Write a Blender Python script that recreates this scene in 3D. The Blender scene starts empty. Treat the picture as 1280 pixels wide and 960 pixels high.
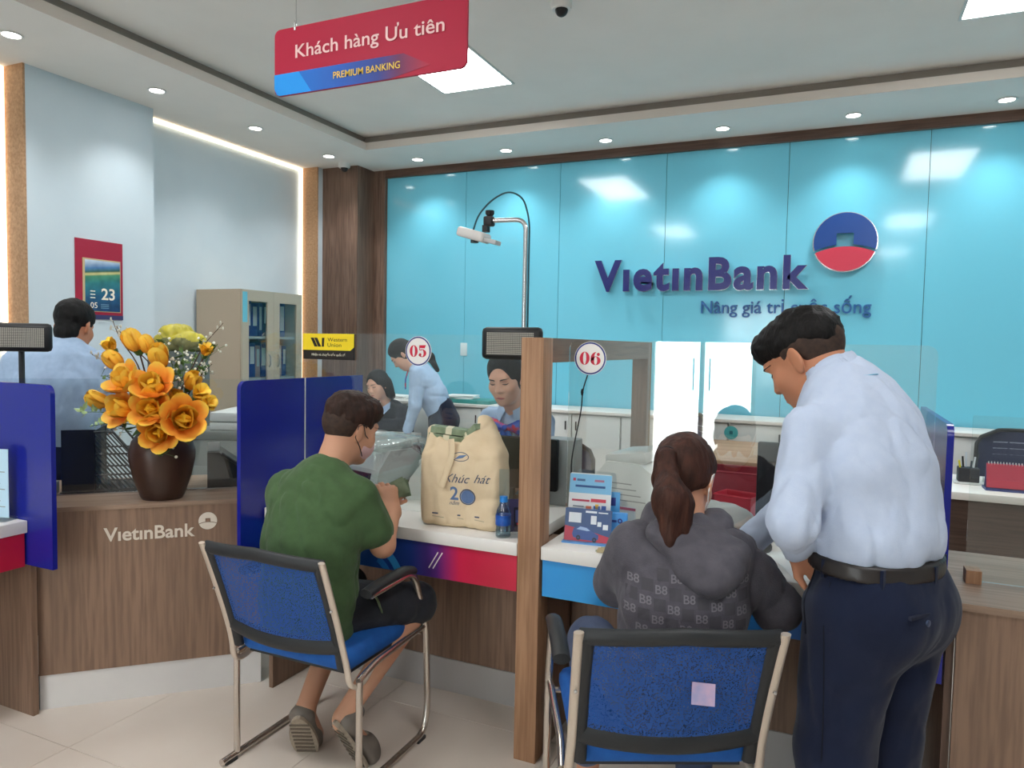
import bpy, bmesh, math, random
import numpy as np
from mathutils import Vector, Matrix, Euler
from mathutils.bvhtree import BVHTree

scene = bpy.context.scene
COL = scene.collection
PI = math.pi

# ------------------------------------------------------------------ camera
YAW, PITCH, ROLL, FPX, CAMH = 0.42173, 0.0540, 0.01917, 905.0, 1.48
def _basis():
    f = Vector((-math.sin(YAW)*math.cos(PITCH), math.cos(YAW)*math.cos(PITCH), -math.sin(PITCH)))
    r = Vector((math.cos(YAW), math.sin(YAW), 0)); u = r.cross(f)
    r2 = r*math.cos(ROLL)+u*math.sin(ROLL); u2 = -r*math.sin(ROLL)+u*math.cos(ROLL)
    return r2, u2, f
_r, _u, _f = _basis()
camd = bpy.data.cameras.new('camera'); cam = bpy.data.objects.new('camera', camd); COL.objects.link(cam)
cam.matrix_world = Matrix(((_r.x, _u.x, -_f.x, 0), (_r.y, _u.y, -_f.y, 0), (_r.z, _u.z, -_f.z, CAMH), (0, 0, 0, 1)))
camd.sensor_fit = 'HORIZONTAL'; camd.sensor_width = 36.0; camd.lens = FPX/1280*36.0
camd.clip_start = 0.05; camd.clip_end = 200
scene.camera = cam

# ------------------------------------------------------------------ world, exposure
world = bpy.data.worlds.new('world'); scene.world = world; world.use_nodes = True
bg = world.node_tree.nodes['Background']
bg.inputs[0].default_value = (0.90, 0.95, 1.0, 1); bg.inputs[1].default_value = 8.0
scene.view_settings.view_transform = 'Standard'; scene.view_settings.look = 'None'
scene.view_settings.exposure = 0.7; scene.view_settings.gamma = 1.0
scene.view_settings.use_curve_mapping = False
PANEL_E = 11.0      # strength of the ceiling light panels
SPOT_E = 16.0       # watts of each recessed downlight

# ------------------------------------------------------------------ materials
def lin(h):
    h = h.lstrip('#'); o = []
    for i in (0, 2, 4):
        v = int(h[i:i+2], 16)/255; o.append(v/12.92 if v <= .04045 else ((v+.055)/1.055)**2.4)
    return (*o, 1.0)
MATS = {}
def mat(name, col='#808080', rough=.5, metal=0., spec=.5, coat=0., emit=None, es=0., alpha=1., sheen=0., trans=0., ior=1.45):
    if name in MATS: return MATS[name]
    m = bpy.data.materials.new(name); m.use_nodes = True; b = m.node_tree.nodes['Principled BSDF']
    b.inputs['Base Color'].default_value = lin(col) if isinstance(col, str) else (*col, 1)
    b.inputs['Roughness'].default_value = rough; b.inputs['Metallic'].default_value = metal
    b.inputs['Specular IOR Level'].default_value = spec; b.inputs['Coat Weight'].default_value = coat
    b.inputs['Coat Roughness'].default_value = .05; b.inputs['Alpha'].default_value = alpha
    b.inputs['Sheen Weight'].default_value = sheen; b.inputs['Transmission Weight'].default_value = trans; b.inputs['IOR'].default_value = ior
    if emit: b.inputs['Emission Color'].default_value = lin(emit); b.inputs['Emission Strength'].default_value = es
    MATS[name] = m; return m
def N(m, t, **kw):
    n = m.node_tree.nodes.new(t)
    for k, v in kw.items():
        if k in n.inputs.keys(): n.inputs[k].default_value = v
        else: setattr(n, k, v)
    return n
def L(m, a, b): m.node_tree.links.new(a, b)
def bsdf(m): return m.node_tree.nodes['Principled BSDF']
def noisy(name, c1, c2, scale=8., stretch=(1, 1, 1), detail=4., rough=.5, spec=.5, coat=0., bump=0., bscale=None, lo=.3, hi=.7, sheen=0., coord='Object', metal=0.):
    """two colours mixed by noise, optional bump"""
    if name in MATS: return MATS[name]
    m = mat(name, c1, rough, metal, spec, coat, sheen=sheen)
    tc = N(m, 'ShaderNodeTexCoord'); mp = N(m, 'ShaderNodeMapping'); mp.inputs['Scale'].default_value = stretch
    L(m, tc.outputs[coord], mp.inputs['Vector'])
    nz = N(m, 'ShaderNodeTexNoise', Scale=scale, Detail=detail); L(m, mp.outputs[0], nz.inputs['Vector'])
    cr = N(m, 'ShaderNodeValToRGB'); cr.color_ramp.elements[0].position = lo; cr.color_ramp.elements[1].position = hi
    cr.color_ramp.elements[0].color = lin(c1); cr.color_ramp.elements[1].color = lin(c2)
    L(m, nz.outputs[0], cr.inputs[0]); L(m, cr.outputs[0], bsdf(m).inputs['Base Color'])
    if bump:
        n2 = N(m, 'ShaderNodeTexNoise', Scale=bscale or scale, Detail=3.); L(m, mp.outputs[0], n2.inputs['Vector'])
        bp = N(m, 'ShaderNodeBump', Strength=bump, Distance=.01); L(m, n2.outputs[0], bp.inputs['Height']); L(m, bp.outputs[0], bsdf(m).inputs['Normal'])
    return m
def wood(name, c1, c2, c3, axis='Z', rough=.45, coord='Object'):
    if name in MATS: return MATS[name]
    m = mat(name, c1, rough, spec=.4)
    tc = N(m, 'ShaderNodeTexCoord'); mp = N(m, 'ShaderNodeMapping')
    mp.inputs['Scale'].default_value = {'Z': (1, 1, .05), 'X': (.05, 1, 1), 'Y': (1, .05, 1)}[axis]
    L(m, tc.outputs[coord], mp.inputs['Vector'])
    a = N(m, 'ShaderNodeTexNoise', Scale=9., Detail=3.); b = N(m, 'ShaderNodeTexNoise', Scale=70., Detail=5.)
    a.inputs['Distortion'].default_value = .6
    L(m, mp.outputs[0], a.inputs['Vector']); L(m, mp.outputs[0], b.inputs['Vector'])
    cr = N(m, 'ShaderNodeValToRGB'); e = cr.color_ramp.elements
    e[0].position = .32; e[0].color = lin(c1); e[1].position = .68; e[1].color = lin(c2)
    L(m, a.outputs[0], cr.inputs[0])
    mx = N(m, 'ShaderNodeMix', data_type='RGBA', blend_type='MIX'); c = N(m, 'ShaderNodeValToRGB')
    c.color_ramp.elements[0].position = .42; c.color_ramp.elements[1].position = .62
    c.color_ramp.elements[0].color = (0, 0, 0, 1); c.color_ramp.elements[1].color = (.75, .75, .75, 1)
    L(m, b.outputs[0], c.inputs[0]); L(m, c.outputs[0], mx.inputs[0])
    L(m, cr.outputs[0], mx.inputs[6]); mx.inputs[7].default_value = lin(c3)
    L(m, mx.outputs[2], bsdf(m).inputs['Base Color'])
    return m
def pane_glass(name, tint='#f4faf8', refl=.09, edge=.55):
    """thin clear sheet: straight-through transmission plus a mirror share that grows towards grazing"""
    if name in MATS: return MATS[name]
    m = bpy.data.materials.new(name); m.use_nodes = True; nt = m.node_tree; nt.nodes.clear()
    out = N(m, 'ShaderNodeOutputMaterial'); tr = N(m, 'ShaderNodeBsdfTransparent'); gl = N(m, 'ShaderNodeBsdfGlossy')
    tr.inputs[0].default_value = lin(tint); gl.inputs['Roughness'].default_value = 0.0; gl.inputs[0].default_value = (1, 1, 1, 1)
    lw = N(m, 'ShaderNodeLayerWeight', Blend=.25); mr = N(m, 'ShaderNodeMapRange')
    mr.inputs['To Min'].default_value = refl; mr.inputs['To Max'].default_value = edge
    L(m, lw.outputs['Fresnel'], mr.inputs[0]); mx = N(m, 'ShaderNodeMixShader')
    mr.inputs['From Min'].default_value = .05
    L(m, mr.outputs[0], mx.inputs[0]); L(m, tr.outputs[0], mx.inputs[1]); L(m, gl.outputs[0], mx.inputs[2]); L(m, mx.outputs[0], out.inputs[0])
    MATS[name] = m; return m

# ------------------------------------------------------------------ mesh helpers
class MB:
    """collects verts and faces, one material index per face"""
    def __init__(s): s.v = []; s.f = []; s.m = []
    def add(s, vs, fs, mi=0, T=None):
        o = len(s.v); s.v += [tuple((T @ Vector(p)) if T else p) for p in vs]
        s.f += [tuple(i+o for i in f) for f in fs]; s.m += [mi]*len(fs); return s
    def box(s, x0, x1, y0, y1, z0, z1, mi=0, T=None, bev=0.):
        if bev <= 0:
            vs = [(x, y, z) for z in (z0, z1) for y in (y0, y1) for x in (x0, x1)]
            return s.add(vs, [(0, 2, 3, 1), (4, 5, 7, 6), (0, 1, 5, 4), (2, 6, 7, 3), (0, 4, 6, 2), (1, 3, 7, 5)], mi, T)
        bm = bmesh.new(); bmesh.ops.create_cube(bm, size=1)
        for v in bm.verts: v.co = Vector(((x0+x1)/2+v.co.x*(x1-x0), (y0+y1)/2+v.co.y*(y1-y0), (z0+z1)/2+v.co.z*(z1-z0)))
        bmesh.ops.bevel(bm, geom=bm.edges[:], offset=bev, segments=2, affect='EDGES', profile=.5)
        bm.verts.index_update(); s.add([v.co[:] for v in bm.verts], [[v.index for v in f.verts] for f in bm.faces], mi, T); bm.free(); return s
    def tube(s, pts, r, n=10, mi=0, T=None, closed=False, cap=True, flat=None):
        P = [Vector(p) for p in pts]; k = len(P); rs = r if isinstance(r, (list, tuple)) else [r]*k
        vs = []; up = None
        for i in range(k):
            t = (P[(i+1) % k]-P[i-1]) if closed else (P[min(i+1, k-1)]-P[max(i-1, 0)])
            t.normalize()
            if up is None:
                up = Vector((0, 0, 1)) if abs(t.z) < .9 else Vector((1, 0, 0))
                if flat: up = Vector(flat[2])
            a = t.cross(up); a.normalize(); b = a.cross(t); b.normalize(); up = b
            for j in range(n):
                q = 2*PI*j/n; fa, fb = (flat[0], flat[1]) if flat else (1, 1)
                vs.append(P[i]+(a*math.cos(q)*fa+b*math.sin(q)*fb)*rs[i])
        fs = [(i*n+j, i*n+(j+1) % n, (i+1)*n+(j+1) % n, (i+1)*n+j) for i in range(k-1) for j in range(n)]
        if closed: fs += [((k-1)*n+j, (k-1)*n+(j+1) % n, (j+1) % n, j) for j in range(n)]
        elif cap: fs += [tuple(range(n))[::-1], tuple(range((k-1)*n, k*n))]
        return s.add([tuple(v) for v in vs], fs, mi, T)
    def lathe(s, prof, n=24, c=(0, 0, 0), mi=0, T=None, sx=1, sy=1):
        vs = []; fs = []
        for r, z in prof:
            for j in range(n): q = 2*PI*j/n; vs.append((c[0]+r*math.cos(q)*sx, c[1]+r*math.sin(q)*sy, c[2]+z))
        for i in range(len(prof)-1):
            for j in range(n): fs.append((i*n+j, i*n+(j+1) % n, (i+1)*n+(j+1) % n, (i+1)*n+j))
        if prof[0][0] > 1e-5: fs.append(tuple(range(n))[::-1])
        if prof[-1][0] > 1e-5: fs.append(tuple(range((len(prof)-1)*n, len(prof)*n)))
        return s.add(vs, fs, mi, T)
    def ball(s, c, r, n=12, mi=0, T=None):
        r = r if isinstance(r, (list, tuple)) else (r, r, r); k = max(4, n//2)
        vs = [(c[0], c[1], c[2]-r[2])]; fs = []
        for i in range(1, k):
            a = -PI/2+PI*i/k
            for j in range(n): q = 2*PI*j/n; vs.append((c[0]+r[0]*math.cos(a)*math.cos(q), c[1]+r[1]*math.cos(a)*math.sin(q), c[2]+r[2]*math.sin(a)))
        vs.append((c[0], c[1], c[2]+r[2])); e = len(vs)-1
        for j in range(n):
            fs.append((0, 1+(j+1) % n, 1+j)); fs.append((e, 1+(k-2)*n+j, 1+(k-2)*n+(j+1) % n))
            for i in range(k-2): fs.append((1+i*n+j, 1+i*n+(j+1) % n, 1+(i+1)*n+(j+1) % n, 1+(i+1)*n+j))
        return s.add(vs, fs, mi, T)
    def prism(s, poly, h, T=None, mi=0, z=0.):
        """polygon (x, y) extruded h along z"""
        n = len(poly); vs = [(x, y, z) for x, y in poly]+[(x, y, z+h) for x, y in poly]
        return s.add(vs, [tuple(range(n))[::-1], tuple(range(n, 2*n))]+[(i, (i+1) % n, n+(i+1) % n, n+i) for i in range(n)], mi, T)
    def grid(s, fn, nu, nv, mi=0, T=None, closeu=False):
        vs = [fn(i/(nu if closeu else nu-1), j/(nv-1)) for j in range(nv) for i in range(nu)]
        fs = [(j*nu+i, j*nu+(i+1) % nu, (j+1)*nu+(i+1) % nu, (j+1)*nu+i) for j in range(nv-1) for i in range(nu if closeu else nu-1)]
        return s.add(vs, fs, mi, T)
    def mesh(s, name, mats, smooth=None):
        me = bpy.data.meshes.new(name); me.from_pydata(s.v, [], s.f)
        for m in (mats if isinstance(mats, (list, tuple)) else [mats]): me.materials.append(m)
        if any(s.m): me.polygons.foreach_set('material_index', s.m)
        if smooth is not None:
            me.polygons.foreach_set('use_smooth', [True]*len(me.polygons))
            if smooth < 180: me.set_sharp_from_angle(angle=math.radians(smooth))
        me.update(); return me
def link(name, me, parent=None, loc=(0, 0, 0), rot=(0, 0, 0), label=None, kind=None):
    o = bpy.data.objects.new(name, me); COL.objects.link(o); o.location = loc; o.rotation_euler = rot
    if parent: o.parent = parent
    if label: o['label'] = label
    if kind: o['kind'] = kind
    return o
def part(name, mb, m, parent=None, smooth=40, loc=(0, 0, 0), rot=(0, 0, 0), label=None, kind=None):
    return link(name, mb.mesh(name, m, smooth), parent, loc, rot, label, kind)
def tag(o, label, cat, group=None):
    o['label'] = label; o['category'] = cat
    if group: o['group'] = group
    return o
def thing(name, label, cat, loc=(0, 0, 0), rz=0., group=None):
    o = bpy.data.objects.new(name, None); o.empty_display_size = .05; COL.objects.link(o); o.location = loc; o.rotation_euler = (0, 0, rz)
    return tag(o, label, cat, group)
def struct(name, mb, m, smooth=40):
    o = part(name, mb, m, None, smooth); o['kind'] = 'structure'; return o
def copy_tree(o, parent=None, label=None):
    c = o.copy(); COL.objects.link(c); c.parent = parent
    if label: c['label'] = label
    for ch in list(o.children): copy_tree(ch, c)
    return c
def fillet(pts, r, n=5):
    """round the corners of a polyline"""
    P = [Vector(p) for p in pts]; out = [P[0]]
    for i in range(1, len(P)-1):
        a, b, c = P[i-1], P[i], P[i+1]; d1 = (a-b); d2 = (c-b)
        q = min(r, d1.length*.48, d2.length*.48); p1 = b+d1.normalized()*q; p2 = b+d2.normalized()*q
        for k in range(n+1):
            t = k/n; out.append(p1*(1-t)**2+b*2*t*(1-t)+p2*t*t)
    out.append(P[-1]); return out
def rrect(w, h, r, n=5, cx=0, cy=0):
    o = []
    for sx, sy, a0 in ((1, 1, 0), (-1, 1, 90), (-1, -1, 180), (1, -1, 270)):
        for k in range(n+1):
            a = math.radians(a0+90*k/n); o.append((cx+sx*(w/2-r)+r*math.cos(a), cy+sy*(h/2-r)+r*math.sin(a)))
    return o
def text_data(txt, size, bold=0., depth=0., spacing=1., align='CENTER', shear=0.):
    """mesh verts / faces of a line of text lying in XY"""
    cu = bpy.data.curves.new('t', 'FONT'); cu.body = txt; cu.size = size; cu.offset = bold; cu.extrude = depth/2
    cu.space_character = spacing; cu.align_x = align; cu.align_y = 'BOTTOM_BASELINE'; cu.shear = shear; cu.resolution_u = 4
    o = bpy.data.objects.new('t', cu); COL.objects.link(o)
    dg = bpy.context.evaluated_depsgraph_get(); me = o.evaluated_get(dg).to_mesh()
    vs = [v.co[:] for v in me.vertices]; fs = [tuple(p.vertices) for p in me.polygons]
    o.evaluated_get(dg).to_mesh_clear(); bpy.data.objects.remove(o); bpy.data.curves.remove(cu)
    return vs, fs
def fit_text(txt, w, h=None, **kw):
    """text scaled to width w (and cap height h when given), centred on x, baseline at y = 0"""
    vs, fs = text_data(txt, 1., **kw)
    x0 = min(v[0] for v in vs); x1 = max(v[0] for v in vs)
    cap = max(v[1] for v in text_data('H', 1., bold=kw.get('bold', 0.))[0])
    sx = w/(x1-x0); sy = (h/cap) if h else sx
    return [((v[0]-(x0+x1)/2)*sx, v[1]*sy, v[2]*(1 if kw.get('depth') else 0)) for v in vs], fs
def text_part(name, txt, w, m, parent, T, h=None, label=None, **kw):
    vs, fs = fit_text(txt, w, h, **kw)
    gap = (max(v[1] for v in vs)-min(v[1] for v in vs))*.16      # one part per word
    iv = sorted((min(vs[i][0] for i in f), max(vs[i][0] for i in f)) for f in fs); cuts = []; e = iv[0][1]
    for a, b in iv:
        if a-e > gap: cuts.append((a+e)/2)
        e = max(e, b)
    for k in range(len(cuts)+1):
        lo = cuts[k-1] if k else -1e9; hi = cuts[k] if k < len(cuts) else 1e9
        sub = [f for f in fs if lo < vs[f[0]][0] < hi]; used = sorted({i for f in sub for i in f}); mp = {i: n for n, i in enumerate(used)}
        o = part(name, MB().add([vs[i] for i in used], [tuple(mp[i] for i in f) for f in sub], 0, T), m, parent, None, label=label)
    return o
def frame(o, xd, yd):
    """matrix whose local x, y axes are xd, yd"""
    x = Vector(xd).normalized(); y = Vector(yd).normalized(); z = x.cross(y).normalized(); y = z.cross(x)
    return Matrix(((x.x, y.x, z.x, o[0]), (x.y, y.y, z.y, o[1]), (x.z, y.z, z.z, o[2]), (0, 0, 0, 1)))

# ------------------------------------------------------------------ implicit surfaces for bodies, clothes, soft things
def V3(*a): return np.array(a if len(a) > 1 else a[0], dtype=float)
def nrm(v): v = np.asarray(v, float); return v/np.linalg.norm(v)
def _hash(i, j, k, s):
    n = (i*73856093) ^ (j*19349663) ^ (k*83492791) ^ (s*2654435 + 1013)
    n = (n ^ (n >> 13)) * 1274126177 & 0x7fffffff
    return ((n ^ (n >> 16)) & 0xffff)/65535.0
def vnoise(P, f, s=0):
    Q = P*f; I = np.floor(Q).astype(np.int64); t = Q-I; t = t*t*(3-2*t); r = 0
    for dx in (0, 1):
        wx = t[:, 0] if dx else 1-t[:, 0]
        for dy in (0, 1):
            wy = t[:, 1] if dy else 1-t[:, 1]
            for dz in (0, 1):
                wz = t[:, 2] if dz else 1-t[:, 2]
                r = r+wx*wy*wz*_hash(I[:, 0]+dx, I[:, 1]+dy, I[:, 2]+dz, s)
    return r*2-1
class Cap:      # round cone
    def __init__(s, a, b, ra, rb=None, k=.02, op=0): s.a = V3(a); s.b = V3(b); s.ra = ra; s.rb = ra if rb is None else rb; s.k = k; s.op = op
    def bb(s): r = max(s.ra, s.rb); return np.minimum(s.a, s.b)-r, np.maximum(s.a, s.b)+r
    def d(s, P):
        ba = s.b-s.a; h = np.clip((P-s.a)@ba/(ba@ba), 0, 1)
        return np.linalg.norm(P-s.a-h[:, None]*ba, axis=1)-(s.ra+(s.rb-s.ra)*h)
class Tape:     # round cone with an elliptic section: half widths w along axis u, d across it
    def __init__(s, a, b, wa, da, wb, db, u, k=.03, op=0, flat=False):
        s.a = V3(a); s.b = V3(b); s.w = (wa, wb); s.t = (da, db); s.k = k; s.op = op; s.flat = flat
        ax = nrm(s.b-s.a); u = V3(u); u = nrm(u-ax*(u@ax)); s.ax = ax; s.u = u; s.vv = np.cross(ax, u); s.L = np.linalg.norm(s.b-s.a)
    def bb(s): r = max(s.w+s.t); return np.minimum(s.a, s.b)-r, np.maximum(s.a, s.b)+r
    def d(s, P):
        q = P-s.a; z = q@s.ax; h = np.clip(z/s.L, 0, 1); rw = s.w[0]+(s.w[1]-s.w[0])*h; rd = s.t[0]+(s.t[1]-s.t[0])*h
        x = q@s.u; y = q@s.vv; zo = z-h*s.L
        if s.flat:
            e = np.sqrt((x/rw)**2+(y/rd)**2)+1e-9; d = (e-1)*np.minimum(rw, rd); return np.maximum(d, np.abs(z-s.L/2)-s.L/2)
        e = np.sqrt((x/rw)**2+(y/rd)**2+(zo/np.minimum(rw, rd))**2)+1e-9
        g = np.sqrt((x/rw**2)**2+(y/rd**2)**2+(zo/np.minimum(rw, rd)**2)**2)+1e-9
        return e*(e-1)/g
class Ell:
    def __init__(s, c, r, R=None, k=.02, op=0): s.c = V3(c); s.r = V3(r); s.R = np.eye(3) if R is None else np.asarray(R, float); s.k = k; s.op = op
    def bb(s): r = s.r.max(); return s.c-r, s.c+r
    def d(s, P):
        q = (P-s.c)@s.R; e = np.linalg.norm(q/s.r, axis=1)+1e-9; g = np.linalg.norm(q/s.r**2, axis=1)+1e-9
        return e*(e-1)/g
class Box3:
    def __init__(s, c, h, R=None, rad=.01, k=.01, op=0): s.c = V3(c); s.h = V3(h); s.R = np.eye(3) if R is None else np.asarray(R, float); s.rad = rad; s.k = k; s.op = op
    def bb(s): r = np.linalg.norm(s.h); return s.c-r, s.c+r
    def d(s, P):
        q = np.abs((P-s.c)@s.R)-s.h+s.rad
        return np.linalg.norm(np.maximum(q, 0), axis=1)+np.minimum(q.max(1), 0)-s.rad
class Half:     # half space below the plane (point, normal); use with op 1 (cut away) or 2 (keep)
    def __init__(s, c, n, k=.004, op=1): s.c = V3(c); s.n = nrm(n); s.k = k; s.op = op
    def bb(s): return V3(-9, -9, -9), V3(9, 9, 9)
    def d(s, P): return (P-s.c)@s.n
def smin(a, b, k):
    h = np.maximum(k-np.abs(a-b), 0)/k; return np.minimum(a, b)-h*h*k*.25
def sdf_eval(prims, P, fine=None, wr=None):
    d = np.full(len(P), 1.0)
    for p in prims:
        if fine is not None:
            lo, hi = p.bb(); mrg = p.k+fine*3
            ix = np.nonzero(((P > lo-mrg) & (P < hi+mrg)).all(1))[0]
            if len(ix) == 0:
                if p.op == 2: d[:] = 1.
                continue
        else: ix = slice(None)
        di = p.d(P[ix])
        if p.op == 0: d[ix] = smin(d[ix], di, p.k)
        elif p.op == 1: d[ix] = -smin(-d[ix], di, p.k)
        else: d[ix] = -smin(-d[ix], -di, p.k)
    if wr is not None: d = d+wr(P)
    return d
def sdf_mesh(prims, res, wr=None):
    lo = np.min([p.bb()[0] for p in prims if p.op == 0], 0)-res*4; hi = np.max([p.bb()[1] for p in prims if p.op == 0], 0)+res*4
    B = 4; n = (np.ceil((hi-lo)/(res*B)).astype(int)+1)*B
    cg = n//B; ci = np.stack(np.meshgrid(*[np.arange(c) for c in cg], indexing='ij'), -1).reshape(-1, 3)
    cc = lo+(ci+.5)*B*res; dc = sdf_eval(prims, cc, B*res)
    ci = ci[np.abs(dc) < B*res*1.15+.008]
    loc = np.stack(np.meshgrid(*[np.arange(B+1)]*3, indexing='ij'), -1).reshape(-1, 3)
    pi = (ci[:, None, :]*B+loc[None]).reshape(-1, 3); dims = n+1
    key = np.unique((pi[:, 0]*dims[1]+pi[:, 1])*dims[2]+pi[:, 2])
    I = np.stack([key//(dims[1]*dims[2]), key//dims[2] % dims[1], key % dims[2]], -1)
    D = np.full(dims, np.nan, np.float32); D[I[:, 0], I[:, 1], I[:, 2]] = sdf_eval(prims, lo+I*res, res, wr)
    # surface nets
    cells = (ci[:, None, :]*B+np.stack(np.meshgrid(*[np.arange(B)]*3, indexing='ij'), -1).reshape(-1, 3)[None]).reshape(-1, 3)
    offs = np.array([(a, b, c) for a in (0, 1) for b in (0, 1) for c in (0, 1)])
    vals = np.stack([D[cells[:, 0]+o[0], cells[:, 1]+o[1], cells[:, 2]+o[2]] for o in offs], -1)
    neg = (vals < 0).sum(1); ok = (neg > 0) & (neg < 8); cells = cells[ok]; vals = vals[ok]
    acc = np.zeros((len(cells), 3)); cnt = np.zeros(len(cells))
    for i in range(8):
        for j in range(i+1, 8):
            if np.abs(offs[i]-offs[j]).sum() != 1: continue
            a = vals[:, i]; b = vals[:, j]; x = (a < 0) != (b < 0)
            t = np.where(x, a/np.where(x, a-b, 1), 0)
            acc += np.where(x[:, None], offs[i]+(offs[j]-offs[i])*t[:, None], 0); cnt += x
    V = lo+(cells+acc/cnt[:, None])*res
    idx = np.full(dims, -1, np.int64); idx[cells[:, 0], cells[:, 1], cells[:, 2]] = np.arange(len(cells))
    Q = []
    for ax in range(3):
        e = np.zeros(3, int); e[ax] = 1; u = np.zeros(3, int); u[(ax+1) % 3] = 1; w = np.zeros(3, int); w[(ax+2) % 3] = 1
        c = cells[(cells[:, (ax+1) % 3] > 0) & (cells[:, (ax+2) % 3] > 0)]
        a = D[c[:, 0], c[:, 1], c[:, 2]]; b = D[tuple((c+e).T)]
        x = (a < 0) != (b < 0); c = c[x]; a = a[x]
        q = np.stack([idx[tuple((c).T)], idx[tuple((c-u).T)], idx[tuple((c-u-w).T)], idx[tuple((c-w).T)]], -1)
        q = np.where((a < 0)[:, None], q, q[:, ::-1]); Q.append(q[(q >= 0).all(1)])
    return V, np.concatenate(Q)
def np_mesh(name, V, Q, mats):
    me = bpy.data.meshes.new(name); me.vertices.add(len(V)); me.vertices.foreach_set('co', V.astype(np.float32).ravel())
    k = Q.shape[1]; me.loops.add(len(Q)*k); me.loops.foreach_set('vertex_index', Q.astype(np.int32).ravel())
    me.polygons.add(len(Q)); me.polygons.foreach_set('loop_start', np.arange(0, len(Q)*k, k, dtype=np.int32))
    me.update(calc_edges=True); me.polygons.foreach_set('use_smooth', np.ones(len(Q), bool))
    for m in (mats if isinstance(mats, (list, tuple)) else [mats]): me.materials.append(m)
    me.validate(); return me
def soft(name, prims, res, m, parent, wr=None, label=None, face_mat=None):
    V, Q = sdf_mesh(prims, res, wr); me = np_mesh(name, V, Q, m)
    if face_mat is not None:
        c = V[Q].mean(1); me.polygons.foreach_set('material_index', face_mat(c).astype(np.int32))
    return link(name, me, parent, label=label)
def wrinkles(amp, f=14., s=0, stretch=(1, 1, 1), along=None, sq=.3):
    st = np.array(stretch, float); al = None if along is None else nrm(along)
    def w(P):
        Q = P*st if al is None else P-(1-sq)*np.outer(P @ al, al); R = Q+.035*np.stack([vnoise(Q, f*.5, s+1), vnoise(Q, f*.5, s+2), vnoise(Q, f*.5, s+3)], -1)
        b = np.maximum(0, 1-np.abs(vnoise(R, f, s+4))*2.6)**1.5; c = np.maximum(0, 1-np.abs(vnoise(R[:, [1, 2, 0]], f*1.9, s+5))*2.6)**1.5
        return amp*(-.35*vnoise(Q, f*.45, s)+.75*b+.35*c-.35)
    return w
def bvh_of(*objs):
    vs = []; fs = []
    for o in objs:
        b = len(vs); mw = o.matrix_world if o.parent is None else o.matrix_local
        vs += [mw @ v.co for v in o.data.vertices]; fs += [tuple(i+b for i in p.vertices) for p in o.data.polygons]
    return BVHTree.FromPolygons(vs, fs)
def decal(name, vs, fs, T, bvh, m, parent, off=.0015, label=None, maxd=.4):
    """print lying in T's xy plane pressed along -z of T onto the surface"""
    n = (T.to_3x3() @ Vector((0, 0, 1))).normalized(); out = []; ok = []
    for v in vs:
        p = T @ Vector(v); h = bvh.ray_cast(p+n*.05, -n, maxd)
        out.append(tuple((h[0]+n*off) if h[0] else p)); ok.append(h[0] is not None)
    mb = MB(); mb.add(out, [f for f in fs if all(ok[i] for i in f)])
    return part(name, mb, m, parent, None, label=label)

# ------------------------------------------------------------------ palette
M_wall = noisy('wall_paint', '#cfdbe1', '#c9d6dd', 3., rough=.75, spec=.2)
M_plain = mat('plain_wall', '#cfd6d8', .8, spec=.2)
M_ceil = noisy('ceiling_paint', '#ece8e2', '#e6e2dc', 2., rough=.85, spec=.1)
M_lip = mat('cove_lip', '#d8cdc2', .7)
M_gap = mat('cove_gap_shade', '#8f867d', .9)  # shadow inside the ceiling recess is put into this darker colour
M_jamb = noisy('niche_jamb_stone', '#a37b58', '#c29b76', 60., detail=5., rough=.6)
M_teal = mat('teal_glass', '#74cbe2', .12, spec=.55, coat=.25)
M_seam = mat('panel_seam', '#2a5f6c', .6)
M_wood = wood('counter_wood', '#826856', '#927561', '#735b4b')
M_woodx = wood('counter_wood_flat', '#8d7563', '#a48a76', '#7d6756', 'X')
M_woodl = wood('post_wood_lit', '#a0785a', '#b48c6c', '#8a6549')  # lighter copy of the wood: light on the front post put into the colour
M_woody = wood('beam_wood', '#7d6350', '#8f725d', '#6b5445', 'Y')
M_woodd = wood('corner_wood', '#6a5346', '#83695a', '#5a463b')
M_trimd = wood('trim_wood', '#5f463a', '#6f5446', '#4f3a30', 'X')
M_white = mat('white_laminate', '#e6e2dc', .35)
M_kick = noisy('kick_board', '#dcd8d4', '#d2cecb', 3., rough=.3)
M_kickg = mat('kick_board_steel', '#b9b6b4', .3, metal=.35)
M_red = mat('red_fascia', '#b7193a', .35)
M_blue = mat('divider_blue', '#17208a', .22, spec=.5)
M_glass = pane_glass('counter_glass', '#fbfdfc', .045, .35)
M_glass6 = pane_glass('counter_glass_clear', '#fbfdfc', .10)
M_edge = mat('glass_edge', '#8fc0b4', .2)
M_black = mat('black_plastic', '#17181a', .45)
M_dark = mat('dark_plastic', '#2b2d30', .5)
M_grey = mat('grey_plastic', '#8d9190', .5)
M_lgrey = mat('light_grey_plastic', '#cfd3d0', .45)
M_steel = mat('steel', '#c8c8c8', .25, metal=1.)
M_lamp = mat('lamp_glow', '#ffffff', .5, emit='#fffdf6', es=12.)
M_panel = mat('panel_glow', '#ffffff', .5, emit='#fbfdff', es=PANEL_E)
M_strip = mat('strip_glow', '#ffffff', .5, emit='#ffe6c4', es=1.3)
M_paper = mat('paper', '#eef0ee', .8)
M_letter = mat('letter_cream', '#d9cdbd', .5)

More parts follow.
